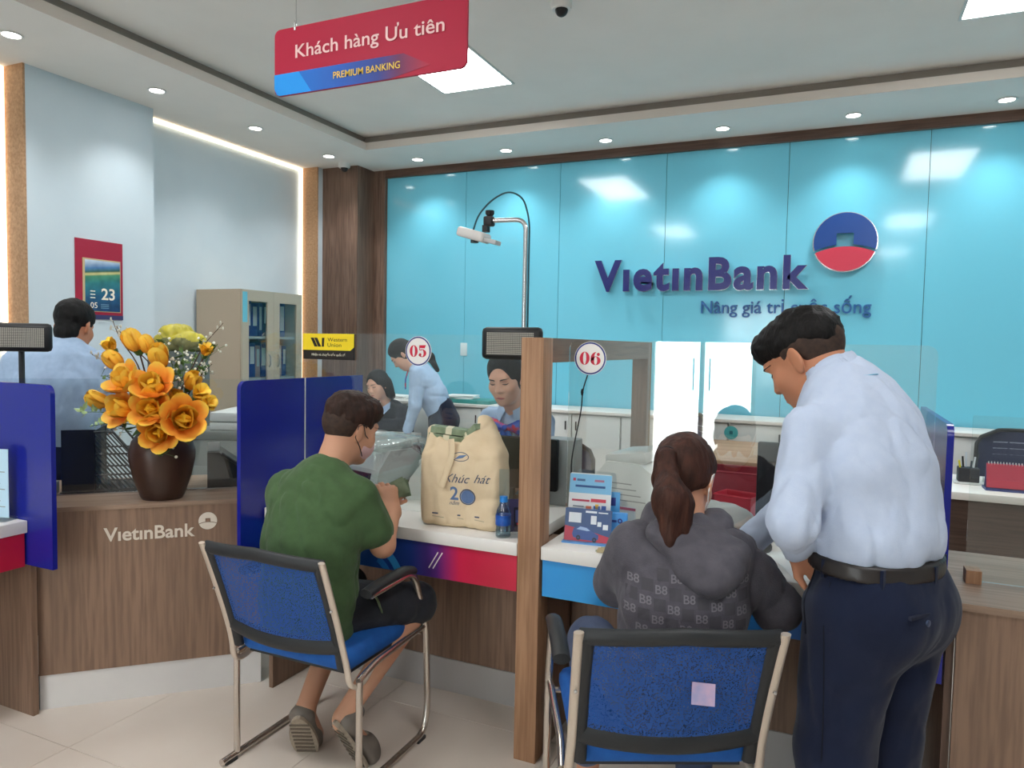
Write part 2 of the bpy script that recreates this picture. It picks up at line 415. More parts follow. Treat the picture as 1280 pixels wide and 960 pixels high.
# ------------------------------------------------------------------ room shell
XL, XR, YB, YF, ZS, ZC = -4.6, 4.6, 6.0, -5.0, 3.14, 3.26
floor = struct('floor', MB().box(XL-.4, XR+.2, YF-.2, YB+.2, -.1, -.004), mat('grout', '#9a8c80', .9))
TS = .804; M_tile = noisy('floor_tile', '#ddd2c6', '#d5c8bb', 2.2, rough=.16, spec=.5, coat=.1, coord='Object')
tm = MB().box(.001, TS-.001, .001, TS-.001, -.012, 0., bev=.0012).mesh('floor_tile', M_tile, None)
i0 = math.floor((XL+2.475)/TS); j0 = math.floor((YF-1.668)/TS)
for i in range(i0, math.ceil((XR+2.475)/TS)):
    for j in range(j0, math.ceil((YB-1.668)/TS)):
        link('floor_tile', tm, floor, (-2.475+i*TS, 1.668+j*TS, 0))
wl = MB().box(XL-.4, -4.80, YF, YB+.2, 0, ZC+.1)
for a, b in ((YF, 1.0), (2.885, 3.80), (5.63, YB+.2)): wl.box(-4.80, XL, a, b, 0, ZC)
struct('wall_left', wl, M_wall)
struct('trim_1', MB().box(-4.80, XL+.002, 5.618, 5.632, 0, ZS), M_jamb)
struct('trim_2', MB().box(-4.80, XL+.002, 2.873, 2.887, 0, ZS), M_jamb)
for a, b in ((3.80, 5.618), (1.0, 2.873)):
    o = thing('light_strip', ('warm light strip framing the wall niche behind the cream cabinet' if a > 3 else 'warm light strip framing the niche left of the wall calendar'), 'light strip', (-4.79, b, 0), group=None)
    part('vertical_strip', MB().box(0, .022, -.03, -.006, 0, ZS-.03), M_strip, o)
    part('top_strip', MB().box(0, .022, a-b, -.006, ZS-.03, ZS-.005), M_strip, o)
struct('wall_right', MB().box(XR, XR+.2, YF, YB+.2, 0, ZC+.1), M_plain)
wb = struct('wall_back', MB().box(XL-.4, XR+.2, YB+.012, YB+.2, 0, ZC+.1), M_seam)
js = [-4.06, -3.192, -2.265, -1.337, -.397, .547, 1.49, 2.43, 3.37, 4.31, 4.6]
for a, b in zip(js[:-1], js[1:]):
    part('glass_panel', MB().box(a+.002, b-.002, YB, YB+.0115, .0, 3.068), M_teal, wb)
struct('trim_3', MB().box(-4.06, XR, YB-.04, YB+.01, 3.068, ZS+.005), M_trimd)
struct('trim_4', MB().box(-4.19, -4.062, YB-.04, YB+.01, 0, ZS+.002), M_woodd)
struct('trim_5', MB().box(XL, -4.19, 5.70, YB+.01, 0, ZS+.002), M_woodd)
# front wall with a glazed entrance behind the photographer
fw = MB()
EX0, EX1, EZ = -2.42, -.98, 2.5
fw.box(XL-.4, EX0, YF-.2, YF, 0, ZC+.1); fw.box(EX1, XR+.2, YF-.2, YF, 0, ZC+.1); fw.box(EX0, EX1, YF-.2, YF, EZ, ZC+.1)
struct('wall_front', fw, M_plain)
d1 = struct('door_1', MB().box(EX0, EX0+.06, YF-.14, YF-.06, 0, EZ).box(EX1-.06, EX1, YF-.14, YF-.06, 0, EZ).box(EX0+.06, EX1-.06, YF-.14, YF-.06, EZ-.07, EZ).box((EX0+EX1)/2-.03, (EX0+EX1)/2+.03, YF-.14, YF-.06, 0, EZ-.07), mat('door_frame', '#b9a88f', .4))
for s in (0, 1):
    part('door_leaf', MB().box(EX0+.06+s*.69, EX0+.69+s*.69, YF-.105, YF-.095, .02, EZ-.07), pane_glass('door_glass', '#fbfdfc', .05, .3), d1)
    part('handle', MB().tube([(EX0+.61+s*.22, YF-.05, .9), (EX0+.61+s*.22, YF-.05, 1.35)], .012), M_steel, d1)
struct('floor_outside', MB().box(-9, 6, -16, YF-.2, -.1, -.002), mat('pavement', '#e4e0da', .8))
# ceiling: flat field, dropped border with a shadow gap
struct('ceiling', MB().box(XL-.4, XR+.2, YF-.2, YB+.2, ZC, ZC+.1), M_ceil)
sf = MB(); sx0, sx1, sy0, sy1 = -3.80, 3.80, -4.2, 5.28
sf.box(XL-.2, XR, sy1, YB+.01, ZS, ZS+.06).box(XL-.2, XR, YF, sy0, ZS, ZS+.06).box(XL-.2, sx0, sy0, sy1, ZS, ZS+.06).box(sx1, XR, sy0, sy1, ZS, ZS+.06)
struct('trim_6', sf, M_ceil)
lp = MB()
for (a, b, c, d) in ((sx0, sx1, sy1-.004, sy1), (sx0, sx0+.004, sy0, sy1-.004), (sx1-.004, sx1, sy0, sy1-.004), (sx0+.004, sx1-.004, sy0, sy0+.004)): lp.box(a, b, c, d, ZS, ZS+.062)
struct('trim_7', lp, M_lip)
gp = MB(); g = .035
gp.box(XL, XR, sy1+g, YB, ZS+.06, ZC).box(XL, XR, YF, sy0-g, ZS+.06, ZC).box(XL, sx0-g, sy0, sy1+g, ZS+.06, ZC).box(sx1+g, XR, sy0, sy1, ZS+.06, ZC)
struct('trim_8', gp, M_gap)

# ------------------------------------------------------------------ ceiling lights
def troffer(x, y, label):
    o = thing('ceiling_light_panel', label, 'ceiling light', (x, y, ZC))
    part('frame', MB().box(-.275, .275, -.6, -.585, -.008, 0).box(-.275, .275, .585, .6, -.008, 0).box(-.275, -.26, -.585, .585, -.008, 0).box(.26, .275, -.585, .585, -.008, 0), M_lgrey, o)
    part('diffuser', MB().box(-.26, .26, -.585, .585, -.005, -.001), M_panel, o)
    o['group'] = 'ceiling light panels'
for x, y, l in ((-2.355, 3.985, 'long white light panel in the ceiling behind the hanging sign'), (.79, 3.985, 'long white light panel in the ceiling on the logo side of the hall'),
                (-2.355, .78, 'long white light panel in the ceiling over the waiting floor'), (.79, .78, 'long white light panel in the ceiling over the waiting floor'),
                (-2.355, -2.65, 'long white light panel in the ceiling near the entrance'), (.79, -2.65, 'long white light panel in the ceiling near the entrance')):
    troffer(x, y, l)
dl_ring = MB().lathe([(.052, 0), (.06, -.004), (.058, -.007), (.047, -.007), (.044, 0)], 20).mesh('ring', mat('ring_white', '#e9e9e6', .4), 40)
dl_lens = MB().lathe([(.045, -.002), (.03, -.006), (.0, -.008)], 20).mesh('lens', M_lamp, 40)
def downlight(x, y, label, group, on=True):
    o = thing('downlight', label, 'downlight', (x, y, ZS), group=group)
    link('ring', dl_ring, o); link('lens', dl_lens, o)
    if on:
        l = bpy.data.lights.new('downlight_beam', 'SPOT'); l.energy = SPOT_E; l.spot_size = 1.9; l.spot_blend = .8; l.shadow_soft_size = .04; l.color = (.97, .99, 1.)
        q = bpy.data.objects.new('downlight_beam', l); COL.objects.link(q); q.parent = o; q.location = (0, 0, -.02)
for x in (-3.535, -2.655, -1.772, -.859, .034, .94, 1.84, 2.74, 3.6):
    downlight(x, 5.70, 'round downlight in the ceiling border above the teal wall', 'downlights above the teal wall')
for y in (5.327, 4.43, 3.528, 2.59, 1.69, .79):
    downlight(-4.235, y, 'round downlight in the ceiling border along the pale blue wall', 'downlights above the pale blue wall')

# ------------------------------------------------------------------ counters
def gradient(name, stops, axis=0, rough=.35, extra=None, p0=0., p1=1., rot=0.):
    """flat print: colours laid along one object axis between p0 and p1"""
    if name in MATS: return MATS[name]
    m = mat(name, '#ffffff', rough)
    tc = N(m, 'ShaderNodeTexCoord'); mp = N(m, 'ShaderNodeMapping'); mp.inputs['Rotation'].default_value = (0, rot, 0)
    L(m, tc.outputs['Object'], mp.inputs['Vector'])
    sp = N(m, 'ShaderNodeSeparateXYZ'); L(m, mp.outputs[0], sp.inputs[0]); mr = N(m, 'ShaderNodeMapRange')
    mr.inputs['From Min'].default_value = p0; mr.inputs['From Max'].default_value = p1; L(m, sp.outputs[axis], mr.inputs[0])
    cr = N(m, 'ShaderNodeValToRGB'); e = cr.color_ramp.elements
    while len(e) < len(stops): e.new(.5)
    for i, (p, c) in enumerate(stops): e[i].position = p; e[i].color = lin(c)
    L(m, mr.outputs[0], cr.inputs[0]); src = cr.outputs[0]
    if extra:
        nz = N(m, 'ShaderNodeTexNoise', Scale=extra[0], Detail=1.5); L(m, mp.outputs[0], nz.inputs['Vector'])
        mx = N(m, 'ShaderNodeMix', data_type='RGBA', blend_type='SOFT_LIGHT'); mx.inputs[0].default_value = extra[1]
        L(m, src, mx.inputs[6]); L(m, nz.outputs[0], mx.inputs[7]); src = mx.outputs[2]
    L(m, src, bsdf(m).inputs['Base Color']); return m
G_f5 = gradient('fascia_print_wave', [(0, '#1d7fc4'), (.35, '#1a63b4'), (.62, '#27408f'), (.72, '#5b2a78'), (.8, '#c01a40'), (1, '#c4203f')], 0, .3, (5., .6), 0., 1.15)
G_f6 = gradient('fascia_print_sky', [(0, '#2f97dc'), (.4, '#2a8fd4'), (.72, '#1c5fae'), (1, '#2a7fc0')], 0, .3, (4., .5), 0., 1.2)
DT, DB = .782, .735          # desk top
def teller_desk(name, label, x0, x1, gm, group=None, dp=1.2):
    o = thing(name, label, 'counter', (x0, 2.31, 0), group=group); w = x1-x0
    part('desk_top', MB().box(0, w, 0, dp, DB, DT, bev=.003), M_white, o)
    part('fascia', MB().box(.004, w-.004, .010, .03, .605, DB), gm, o, label='printed fascia below the white top')
    part('knee_panel', MB().box(.0, w, .345, .365, .14, DB), M_wood, o)
    part('kick_board', MB().box(.0, w, .338, .36, .0, .14), M_kickg, o)
    part('back_panel', MB().box(.0, w, dp-.04, dp-.02, .0, DB), M_wood, o)
    return o
d5 = teller_desk('teller_desk', 'white topped teller desk with blue to red wave print, tote bag on it', -2.16, -1.005, G_f5, None, .75)
part('side_panel', MB().box(.0, .02, .03, .345, 0, DB), M_wood, d5)
for k in range(2): part('print_stroke', MB().box(0, .004, .008, .0098, 0, .075, T=Matrix.Translation((.79+k*.018, 0, .64)) @ Matrix.Rotation(.55, 4, 'Y')), M_white, d5)
for k in range(1): part('print_stroke', MB().box(0, .004, .008, .0098, 0, .08, T=Matrix.Translation((.28, 0, .63)) @ Matrix.Rotation(.75, 4, 'Y')), M_white, d5)
def swoosh(cx, cz, r0, r1, a0, a1, n=16):
    p = [(cx+r1*math.cos(a0+(a1-a0)*i/n), cz+r1*math.sin(a0+(a1-a0)*i/n)) for i in range(n+1)]
    return p+[(cx+r0*math.cos(a0+(a1-a0)*i/n), cz+r0*math.sin(a0+(a1-a0)*i/n)) for i in range(n, -1, -1)]
def vplate(mb, poly, y0, y1):
    """polygon in (x, z) made a thin plate between y0 and y1"""
    n = len(poly); return mb.add([(x, y0, z) for x, z in poly]+[(x, y1, z) for x, z in poly], [tuple(range(n)), tuple(range(2*n-1, n-1, -1))]+[((i+1) % n, i, n+i, n+(i+1) % n) for i in range(n)])
for (r0, r1, c) in ((.16, .19, '#3f9fe0'), (.115, .14, '#2d7cc8')):
    mb = MB(); q = [(x, max(.607, min(.733, z))) for x, z in swoosh(.5, .53, r0, r1, 1.05, .3)]
    part('print_wave', vplate(mb, q, .0085, .0099), mat('print_wave'+c, c, .35), d5, None)
d6 = teller_desk('teller_desk', 'white topped teller desk with light blue print, grey hooded woman at it', -.915, .280, G_f6)
for k, (q, c) in enumerate((([(.93, .61), (1.05, .73), (1.185, .73), (1.185, .61)], '#2b86bd'), ([(.98, .612), (1.06, .66), (1.12, .612)], '#79b6cf'), ([(1.1, .728), (1.14, .66), (1.18, .728)], '#5aa5c4'))):
    part('print_facet', vplate(MB(), q, .0090-.0012*k, .0099-.0012*k), mat('print_facet'+c, c, .35), d6, None)
fr = thing('wooden_divider_frame', 'wooden post and beam frame standing between the two teller desks', 'partition', (-1.003, 2.31, 0))
part('post', MB().box(0, .083, 0, .09, 0, 1.507, bev=.0015), M_woodl, fr)
part('side_panel', MB().box(.004, .079, .09, .35, 0, DB), M_wood, fr)
part('beam', MB().box(.0, .083, .09, 1.50, 1.42, 1.507), M_woody, fr)
part('post', MB().box(0, .083, 1.50, 1.585, 0, 1.507), M_wood, fr)
# diagonal corner counter with the lettering
DG = math.radians(43.6)
dc = thing('corner_counter', 'angled wooden corner counter with cream bank lettering, flower vase on it', 'counter', (-2.822, 1.787, 0), DG)
part('front_panel', MB().box(0, .83, 0, .02, .14, .79), M_wood, dc)
part('kick_board', MB().box(.002, .828, .006, .03, .0, .14), M_kick, dc)
part('edge_strip', MB().box(-.012, .0, .0, .02, 0, .14), M_steel, dc)
poly = [(0, -.004), (.83, -.004), (1.30, .46), (1.30, .62), (-.45, .62), (-.45, .43)]
part('worktop', MB().prism(poly, .018, z=.79), M_woodx, dc)
part('glass_channel', MB().box(-.2, 1.02, .236, .252, .808, .814), M_steel, dc)
part('end_panel', MB().box(.795, .82, .03, .18, 0, .79), M_wood, dc)
Tl = Matrix.Translation((0, -.0015, 0)) @ Matrix.Rotation(PI/2, 4, 'X')
def bank_mark(o, T, r, m_top, m_bot, depth):
    """round emblem: disc with a square hole on an arched foot"""
    n = 28; a0 = -math.asin(.28); up = [(r*math.cos(a0+(PI-2*a0)*i/n), r*math.sin(a0+(PI-2*a0)*i/n)) for i in range(n+1)]
    arc = lambda y0, h, x0, k: [(x0*(1-2*i/k), y0+h*(1-(1-2*i/k)**2)) for i in range(k+1)]
    lower = arc(-.28*r, .20*r, .96*r, 16)[::-1]       # from left to right
    hole = [(-.27*r, None), (-.27*r, .30*r), (.27*r, .30*r), (.27*r, None)]
    yb = lambda x: -.28*r+.20*r*(1-(x/(.96*r))**2)
    poly = up+[p for p in lower if -.95*r < p[0] < -.28*r]+[(-.27*r, yb(.27*r)), (-.27*r, .30*r), (.27*r, .30*r), (.27*r, yb(.27*r))]+[p for p in lower if .28*r < p[0] < .95*r]
    bm = bmesh.new(); 
    def ext(poly):
        bm = bmesh.new(); vs = [bm.verts.new((x, y, 0)) for x, y in poly]; bm.faces.new(vs).normal_update()
        bmesh.ops.triangulate(bm, faces=bm.faces[:]); g = bmesh.ops.extrude_face_region(bm, geom=bm.faces[:])
        for e in g['geom']:
            if isinstance(e, bmesh.types.BMVert): e.co.z = depth
        bmesh.ops.recalc_face_normals(bm, faces=bm.faces[:]); bm.verts.index_update()
        mb = MB().add([v.co[:] for v in bm.verts], [[v.index for v in f.verts] for f in bm.faces], 0, T); bm.free(); return mb
    bm.free()
    part('emblem_top', ext(poly), m_top, o, None)
    b0 = -math.asin(.36); foot = [(r*math.cos(a), r*math.sin(a)) for a in [PI-b0+(2*b0+PI)*i/n for i in range(n+1)]]
    foot += [(x, y) for x, y in arc(-.36*r, .20*r, .933*r, 16)[1:-1]]
    part('emblem_foot', ext(foot), m_bot, o, None)
text_part('bank_lettering', 'VıetınBank', .335, M_letter, dc, Matrix.Translation((.40, 0, .662)) @ Tl, bold=.018, depth=.003, spacing=1.0)
bank_mark(dc, Matrix.Translation((.618, 0, .722)) @ Tl, .036, M_letter, M_letter, .002)
# desk at the left edge of the frame and its end panel
d4 = thing('teller_desk', 'white topped teller desk with red fascia beside the angled corner counter', 'counter', (-2.77, 1.722, 0))
part('desk_top', MB().box(-1.15, 0, -1.2, 0, DB, DT, bev=.003), M_white, d4)
part('fascia', MB().box(-.03, -.012, -1.19, -.005, .605, DB), M_red, d4)
part('knee_panel', MB().box(-.365, -.345, -1.19, -.0, .14, DB), M_wood, d4)
part('kick_board', MB().box(-.362, -.338, -1.19, -.0, 0, .14), M_kickg, d4)
part('end_panel', MB().box(-.34, -.03, .028, .05, 0, DB+.04), M_wood, d4)
# counter to the right of the last desk
rc = thing('wood_counter', 'wood fronted counter with low glass right of the standing man', 'counter', (.33, 2.30, 0))
part('front_panel', MB().box(0, 2.2, 0, .02, 0, .775), M_wood, rc)
part('worktop', MB().box(-.0, 2.2, -.006, .60, .775, .795), M_woodx, rc)
part('side_panel', MB().box(-.02, 0, .03, .6, 0, .775), M_woodd, rc)
part('glass_clamp', MB().box(.045, .085, .20, .255, .796, .835), M_woodl, rc)
# blue dividers
def blue_panel(label, x0, x1, y0, y1, z0, z1, axis):
    w = (x1-x0) if axis == 'x' else (y1-y0); t = (y1-y0) if axis == 'x' else (x1-x0)
    p = []
    r = .035
    for k in range(6): a = PI/2*k/5; p.append((w-r+r*math.cos(a), z1-z0-r+r*math.sin(a)))
    p = [(w, 0)]+p+[(0, z1-z0), (0, 0)]
    if axis == 'x': mb = vplate(MB(), p, 0, t); loc = (x0, y0, z0); rz = 0
    else: mb = vplate(MB(), p, 0, t); loc = (x0, y1, z0); rz = -PI/2
    o = part('blue_divider', mb, M_blue, None, 30, loc, (0, 0, rz)); tag(o, label, 'partition'); return o
blue_panel('dark blue divider panel at the end of the red fronted desk', -3.45, -2.63, 1.724, 1.742, .61, 1.30, 'x')
b5 = blue_panel('dark blue divider panel between the flower counter and the green shirted man', -2.185, -2.166, 2.185, 3.0, .61, 1.315, 'y')
part('seam_strip', MB().box(3.0-2.572, 3.0-2.566, -.001, 0.0205, .0, .705), M_white, b5)
blue_panel('dark blue divider panel seen edge on behind the standing man', .282, .299, 2.29, 3.0, .56, 1.285, 'y')
# glass screens
def screen(label, x0, x1, y, z0, z1, m, rad=.03, rz=0., o=(0, 0)):
    mb = vplate(MB(), [(px, pz) for px, pz in rrect(x1-x0, z1-z0, rad, 4, (x0+x1)/2, (z0+z1)/2)], y, y+.008)
    q = part('glass_screen', mb, m, None, 30, (o[0], o[1], 0), (0, 0, rz)); tag(q, label, 'glass screen'); return q
YG = 2.55
s5 = screen('tall clear glass screen carrying the yellow sign and the 05 disc', -2.405, -1.008, YG, DT+.001, 1.516, M_glass)
s6 = screen('tall clear glass screen in front of the black monitor, carrying the 06 disc', -.912, .280, YG, DT+.001, 1.502, M_glass6)
screen('low glass screen along the angled corner counter behind the vase', -.2, 1.02, .24, .809, 1.303, M_glass, .004, DG, (-2.822, 1.787))
screen('low glass screen on the wood counter right of the standing man', .375, 2.5, 2.52, .80, 1.297, M_glass, .004)

# ------------------------------------------------------------------ hanging sign
def at(px, py, t):
    """point on the sight line of a photo pixel at depth t (metres along the view axis)"""
    return Vector((0, 0, CAMH))+(_r*((px-640)/FPX)-_u*((py-480)/FPX)+_f)*t
RX = Matrix.Rotation(PI/2, 4, 'X')       # xy drawing -> standing in the xz plane, facing -y
sg = thing('hanging_sign', 'red hanging sign with white Vietnamese lettering and a blue band', 'sign', (-1.737, 2.40, 2.495))
part('board', MB().prism([(x, y+.135) for x, y in rrect(.905, .27, .028, 5)], .012, RX @ Matrix.Translation((0, 0, -.012))), mat('sign_red', '#b32440', .55, spec=.3), sg)
band = [(-.4525, .002+.03), (-.44, .006), (-.425, .0005), (.12, .0005), (.30, .03), (.18, .088), (-.4525, .088)]
part('band', MB().prism(band, .0012, RX), gradient('sign_band', [(0, '#1b6fc9'), (.35, '#1f58b4'), (.62, '#2c3f8e'), (.78, '#6a2a58'), (1, '#b32440')], 0, .55, None, -.3, .29), sg, None)
part('band_highlight', MB().prism([(-.4525, .032), (-.44, .007), (-.425, .001), (-.26, .001), (-.325, .088), (-.4525, .088)], .0018, RX), mat('sign_cyan', '#2b97ea', .55, spec=.3), sg, None)
text_part('sign_text', 'Khách hàng Ưu tiên', .70, mat('sign_text_white', '#f4c9c6', .5), sg, Matrix.Translation((.01, -.004, .143)) @ RX, h=.052, bold=.01)
text_part('sign_subtext', 'PREMIUM BANKING', .315, mat('sign_text_gold', '#f0c94a', .5), sg, Matrix.Translation((.01, -.005, .034)) @ RX, h=.026, bold=.008)
for x in (-.345, .345):
    w = part('wire', MB().tube([(x, .006, .268), (x, .006, ZC-2.495)], .0016, 6), M_steel, sg)
    part('clamp', MB().lathe([(.006, .255), (.006, .275), (.003, .295)], 10, (x, .0, 0)), M_steel, sg)

# ------------------------------------------------------------------ bank name on the teal wall
M_navy = mat('sign_navy', '#252a6e', .25); M_emb = mat('emblem_blue', '#1d4a94', .25); M_embr = mat('emblem_red', '#d2354f', .3)
M_chrome = mat('letter_edge', '#d9dfe4', .15, metal=.9)
ws = thing('wall_sign', 'large bank name in navy letters with round emblem on the teal wall', 'sign', (-1.04, YB, 0))
W = Matrix.Translation((0, -.045, 0)) @ RX
text_part('lettering_edge', 'VıetınBank', 1.70, M_chrome, ws, Matrix.Translation((-.03, .012, 1.957)) @ W, h=.25, bold=.04, depth=.03, spacing=1.14)
text_part('lettering', 'VıetınBank', 1.69, M_navy, ws, Matrix.Translation((-.03, -.001, 1.957)) @ W, h=.25, bold=.033, depth=.03, spacing=1.14)
bank_mark(ws, Matrix.Translation((1.055, .02, 2.288)) @ W, .222, M_chrome, M_chrome, .03)
bank_mark(ws, Matrix.Translation((1.055, .0, 2.288)) @ W, .214, M_emb, M_embr, .03)
sl = thing('wall_slogan', 'blue Vietnamese slogan in thin letters below the bank name', 'sign', (-.405, YB, 0))
text_part('lettering', 'Nâng giá trị cuộc sống', 1.235, mat('slogan_blue', '#1d5f9c', .35), sl, Matrix.Translation((0, -.012, 1.765)) @ RX, h=.098, bold=.006, depth=.02)

# ------------------------------------------------------------------ cameras on the ceiling, switch
def dome_cam(label, x, y, z):
    o = thing('dome_camera', label, 'security camera', (x, y, z))
    part('housing', MB().lathe([(.055, 0), (.055, -.03), (.048, -.042), (.0, -.045)], 24), mat('camera_white', '#dcdcd8', .4), o)
    part('dome', MB().ball((0, 0, -.045), .034, 16), M_black, o)
dome_cam('white dome camera on the flat ceiling above the counters', -1.375, 3.60, ZC)
dome_cam('white dome camera on the ceiling border by the brown corner pillar', -4.27, 5.60, ZS)
o = part('wall_switch', MB().box(-.035, .035, -.012, 0, -.06, .06, bev=.004), mat('switch_white', '#d9e6ea', .4), None, loc=(-3.19, YB, 1.43)); tag(o, 'small white switch plate on the teal wall', 'switch')

# ------------------------------------------------------------------ wall calendar
cal = thing('wall_calendar', 'red wall calendar with sea picture and the number 23', 'calendar', (XL, 3.363, 1.60), PI/2)
part('backing', MB().box(-.172, .172, -.008, 0, 0, .53), mat('calendar_red', '#a51d3a', .4), cal)
part('foot_band', MB().box(-.172, .172, -.009, -.008, 0, .03), mat('calendar_navy', '#3a3a66', .4), cal)
part('page_frame', MB().box(-.125, .152, -.012, -.008, .05, .405), mat('calendar_tan', '#c9b489', .5), cal)
part('picture', MB().box(-.11, .146, -.014, -.012, .055, .395), gradient('sea_picture', [(0, '#16426e'), (.3, '#1c5576'), (.55, '#2c7a80'), (.70, '#4a8f6a'), (.74, '#d9cc8a'), (.78, '#2f5e4a'), (.86, '#4d7cae'), (1, '#c9d8e6')], 2, .5, (18., .8), .055, .395, .12), cal, None)
Mt = mat('calendar_white', '#f2ead8', .6)
text_part('day_number', '23', .10, Mt, cal, Matrix.Translation((.055, -.0145, .135)) @ RX, bold=.02)
text_part('month_number', '05', .05, Mt, cal, Matrix.Translation((-.05, -.0145, .075)) @ RX, bold=.005)
for k in range(3): part('date_line', MB().box(-.075, -.04, -.0148, -.014, .14+k*.022, .147+k*.022), Mt, cal)
for k in range(3): part('date_line', MB().box(0, .06, -.0148, -.014, .075+k*.012, .079+k*.012), mat('calendar_pale', '#7fa6bd', .6), cal)

# ------------------------------------------------------------------ cream filing cabinet with binders
M_cream = mat('cabinet_cream', '#b9a892', .5)
fc = thing('filing_cabinet', 'tall cream filing cabinet with two glass doors in the wall niche', 'cabinet', (-4.775, 4.34, 0))
fcb = MB().box(0, .47, 0, .02, 0, 1.88).box(0, .47, .68, .70, 0, 1.88).box(0, .02, .02, .68, 0, 1.88).box(.02, .47, .02, .68, 1.86, 1.88).box(.02, .47, .02, .68, 0, .08)
part('body', fcb, M_cream, fc)
for z in (.48, .82, 1.16, 1.50): part('shelf', MB().box(.02, .45, .02, .68, z-.01, z+.01), mat('shelf_grey', '#a9adaa', .5), fc)
for s in (0, 1):
    y0 = .002+s*.349; d = part('door', MB().box(.472, .49, y0, y0+.07, .02, 1.878).box(.472, .49, y0+.277, y0+.347, .02, 1.878).box(.472, .49, y0+.07, y0+.277, 1.79, 1.878).box(.472, .49, y0+.07, y0+.277, .02, .10), mat('cabinet_front', '#b4ab98', .45), fc)
    part('door_glass', MB().box(.479, .482, y0+.07, y0+.277, .10, 1.79), pane_glass('cabinet_glass', '#f4f8f8', .02, .12), d)
    part('handle', MB().tube([(.49, .30+s*.10, 1.26), (.505, .30+s*.10, 1.28), (.505, .30+s*.10, 1.34), (.49, .30+s*.10, 1.36)], .006, 8), M_grey, d)
part('sticker', MB().box(.49, .4915, .005, .055, 1.62, 1.86), mat('sticker_cyan', '#6fc3d6', .5), fc)
rnd = random.Random(4)
M_bb = mat('binder_blue', '#1c3f8e', .45); M_bw = mat('binder_label', '#d5dde0', .6); M_bp = mat('binder_pink', '#bda3a6', .6); M_bt = mat('binder_dark', '#1a3550', .5)
for z, zn in ((.82, 'middle'), (1.16, 'third'), (1.50, 'top')):
    y = 4.375
    k = 0
    while y < 4.97:
        w = rnd.choice((.055, .07, .075)); h = rnd.uniform(.26, .31); c = M_bb if rnd.random() < .75 else (M_bp if z < 1.4 else M_bt)
        b = thing('binder', 'lever arch binder standing on the %s shelf of the cream cabinet' % zn, 'binder', (-4.70, y, z+.011), group='binders in the cream cabinet')
        part('cover', MB().box(0, .27, 0, w-.004, 0, h, bev=.003), c, b)
        part('spine_label', MB().box(.27, .2712, .012, w-.016, .05+rnd.random()*.06, h-.03), M_bw, b)
        y += w+.002; k += 1

# ------------------------------------------------------------------ things behind the corner counter
ped = thing('grey_cabinet', 'slim grey cabinet carrying the yellow bundle behind the flowers', 'cabinet', (-3.85, 3.36, 0))
part('body', MB().box(-.14, .14, -.12, .12, 0, 1.40, bev=.006), mat('pedestal_grey', '#5f6664', .5), ped)
part('door', MB().box(-.13, .13, -.127, -.121, .05, 1.36), mat('pedestal_door', '#6d7573', .45), ped)
soft('yellow_bundle', [Box3((-3.85, 3.36, 1.45), (.13, .11, .05), rad=.04), Ell((-3.87, 3.36, 1.49), (.125, .10, .085), k=.03), Ell((-3.76, 3.38, 1.46), (.08, .09, .06), k=.03)], .008,
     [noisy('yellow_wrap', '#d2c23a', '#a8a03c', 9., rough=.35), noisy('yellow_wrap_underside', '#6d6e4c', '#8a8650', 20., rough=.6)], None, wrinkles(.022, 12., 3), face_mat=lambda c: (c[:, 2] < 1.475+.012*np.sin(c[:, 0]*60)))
tag(bpy.data.objects['yellow_bundle'], 'crumpled yellow bundle lying on the slim grey cabinet', 'bundle')
cp = thing('copier', 'grey floor copier with pale lid behind the corner counter', 'copier', (-3.27, 3.28, 0), math.radians(24))
part('body', MB().box(-.20, .22, -.2, .25, .03, .93, bev=.02), mat('copier_grey', '#8a908c', .5), cp)
part('top_rim', MB().box(-.21, .23, -.21, .26, .90, .955, bev=.012), mat('copier_rim', '#7a807c', .5), cp)
part('scanner', MB().box(-.10, .23, -.18, .25, .956, 1.0, bev=.008), M_lgrey, cp)
part('lid', MB().box(-.10, .23, -.18, .25, 1.004, 1.06, bev=.012), mat('copier_lid', '#d6dad8', .45), cp)
for k in range(3): part('paper_drawer', MB().box(-.18, .20, -.207, -.2, .12+k*.22, .31+k*.22, bev=.003), mat('copier_drawer', '#959b97', .5), cp)
def on_corner(x, y, z=.808):
    c, s = math.cos(DG), math.sin(DG); return (-2.822+c*x-s*y, 1.787+s*x+c*y, z)
M_tray = mat('tray_black', '#1b2126', .45)
tr = thing('magazine_rack', 'black slotted document rack beside the flower vase', 'rack', on_corner(.15, .275), DG)
side = [(0, 0), (.23, 0), (.23, .05), (.07, .27), (0, .27)]
part('back_plate', MB().box(-.13, .0, .03, .035, 0, .27), M_tray, tr); part('base_plate', MB().box(-.13, .23, .0, .26, 0, .006), M_tray, tr)
part('end_plate', MB().box(-.004, 0, .0, .26, .006, .265), M_tray, tr)
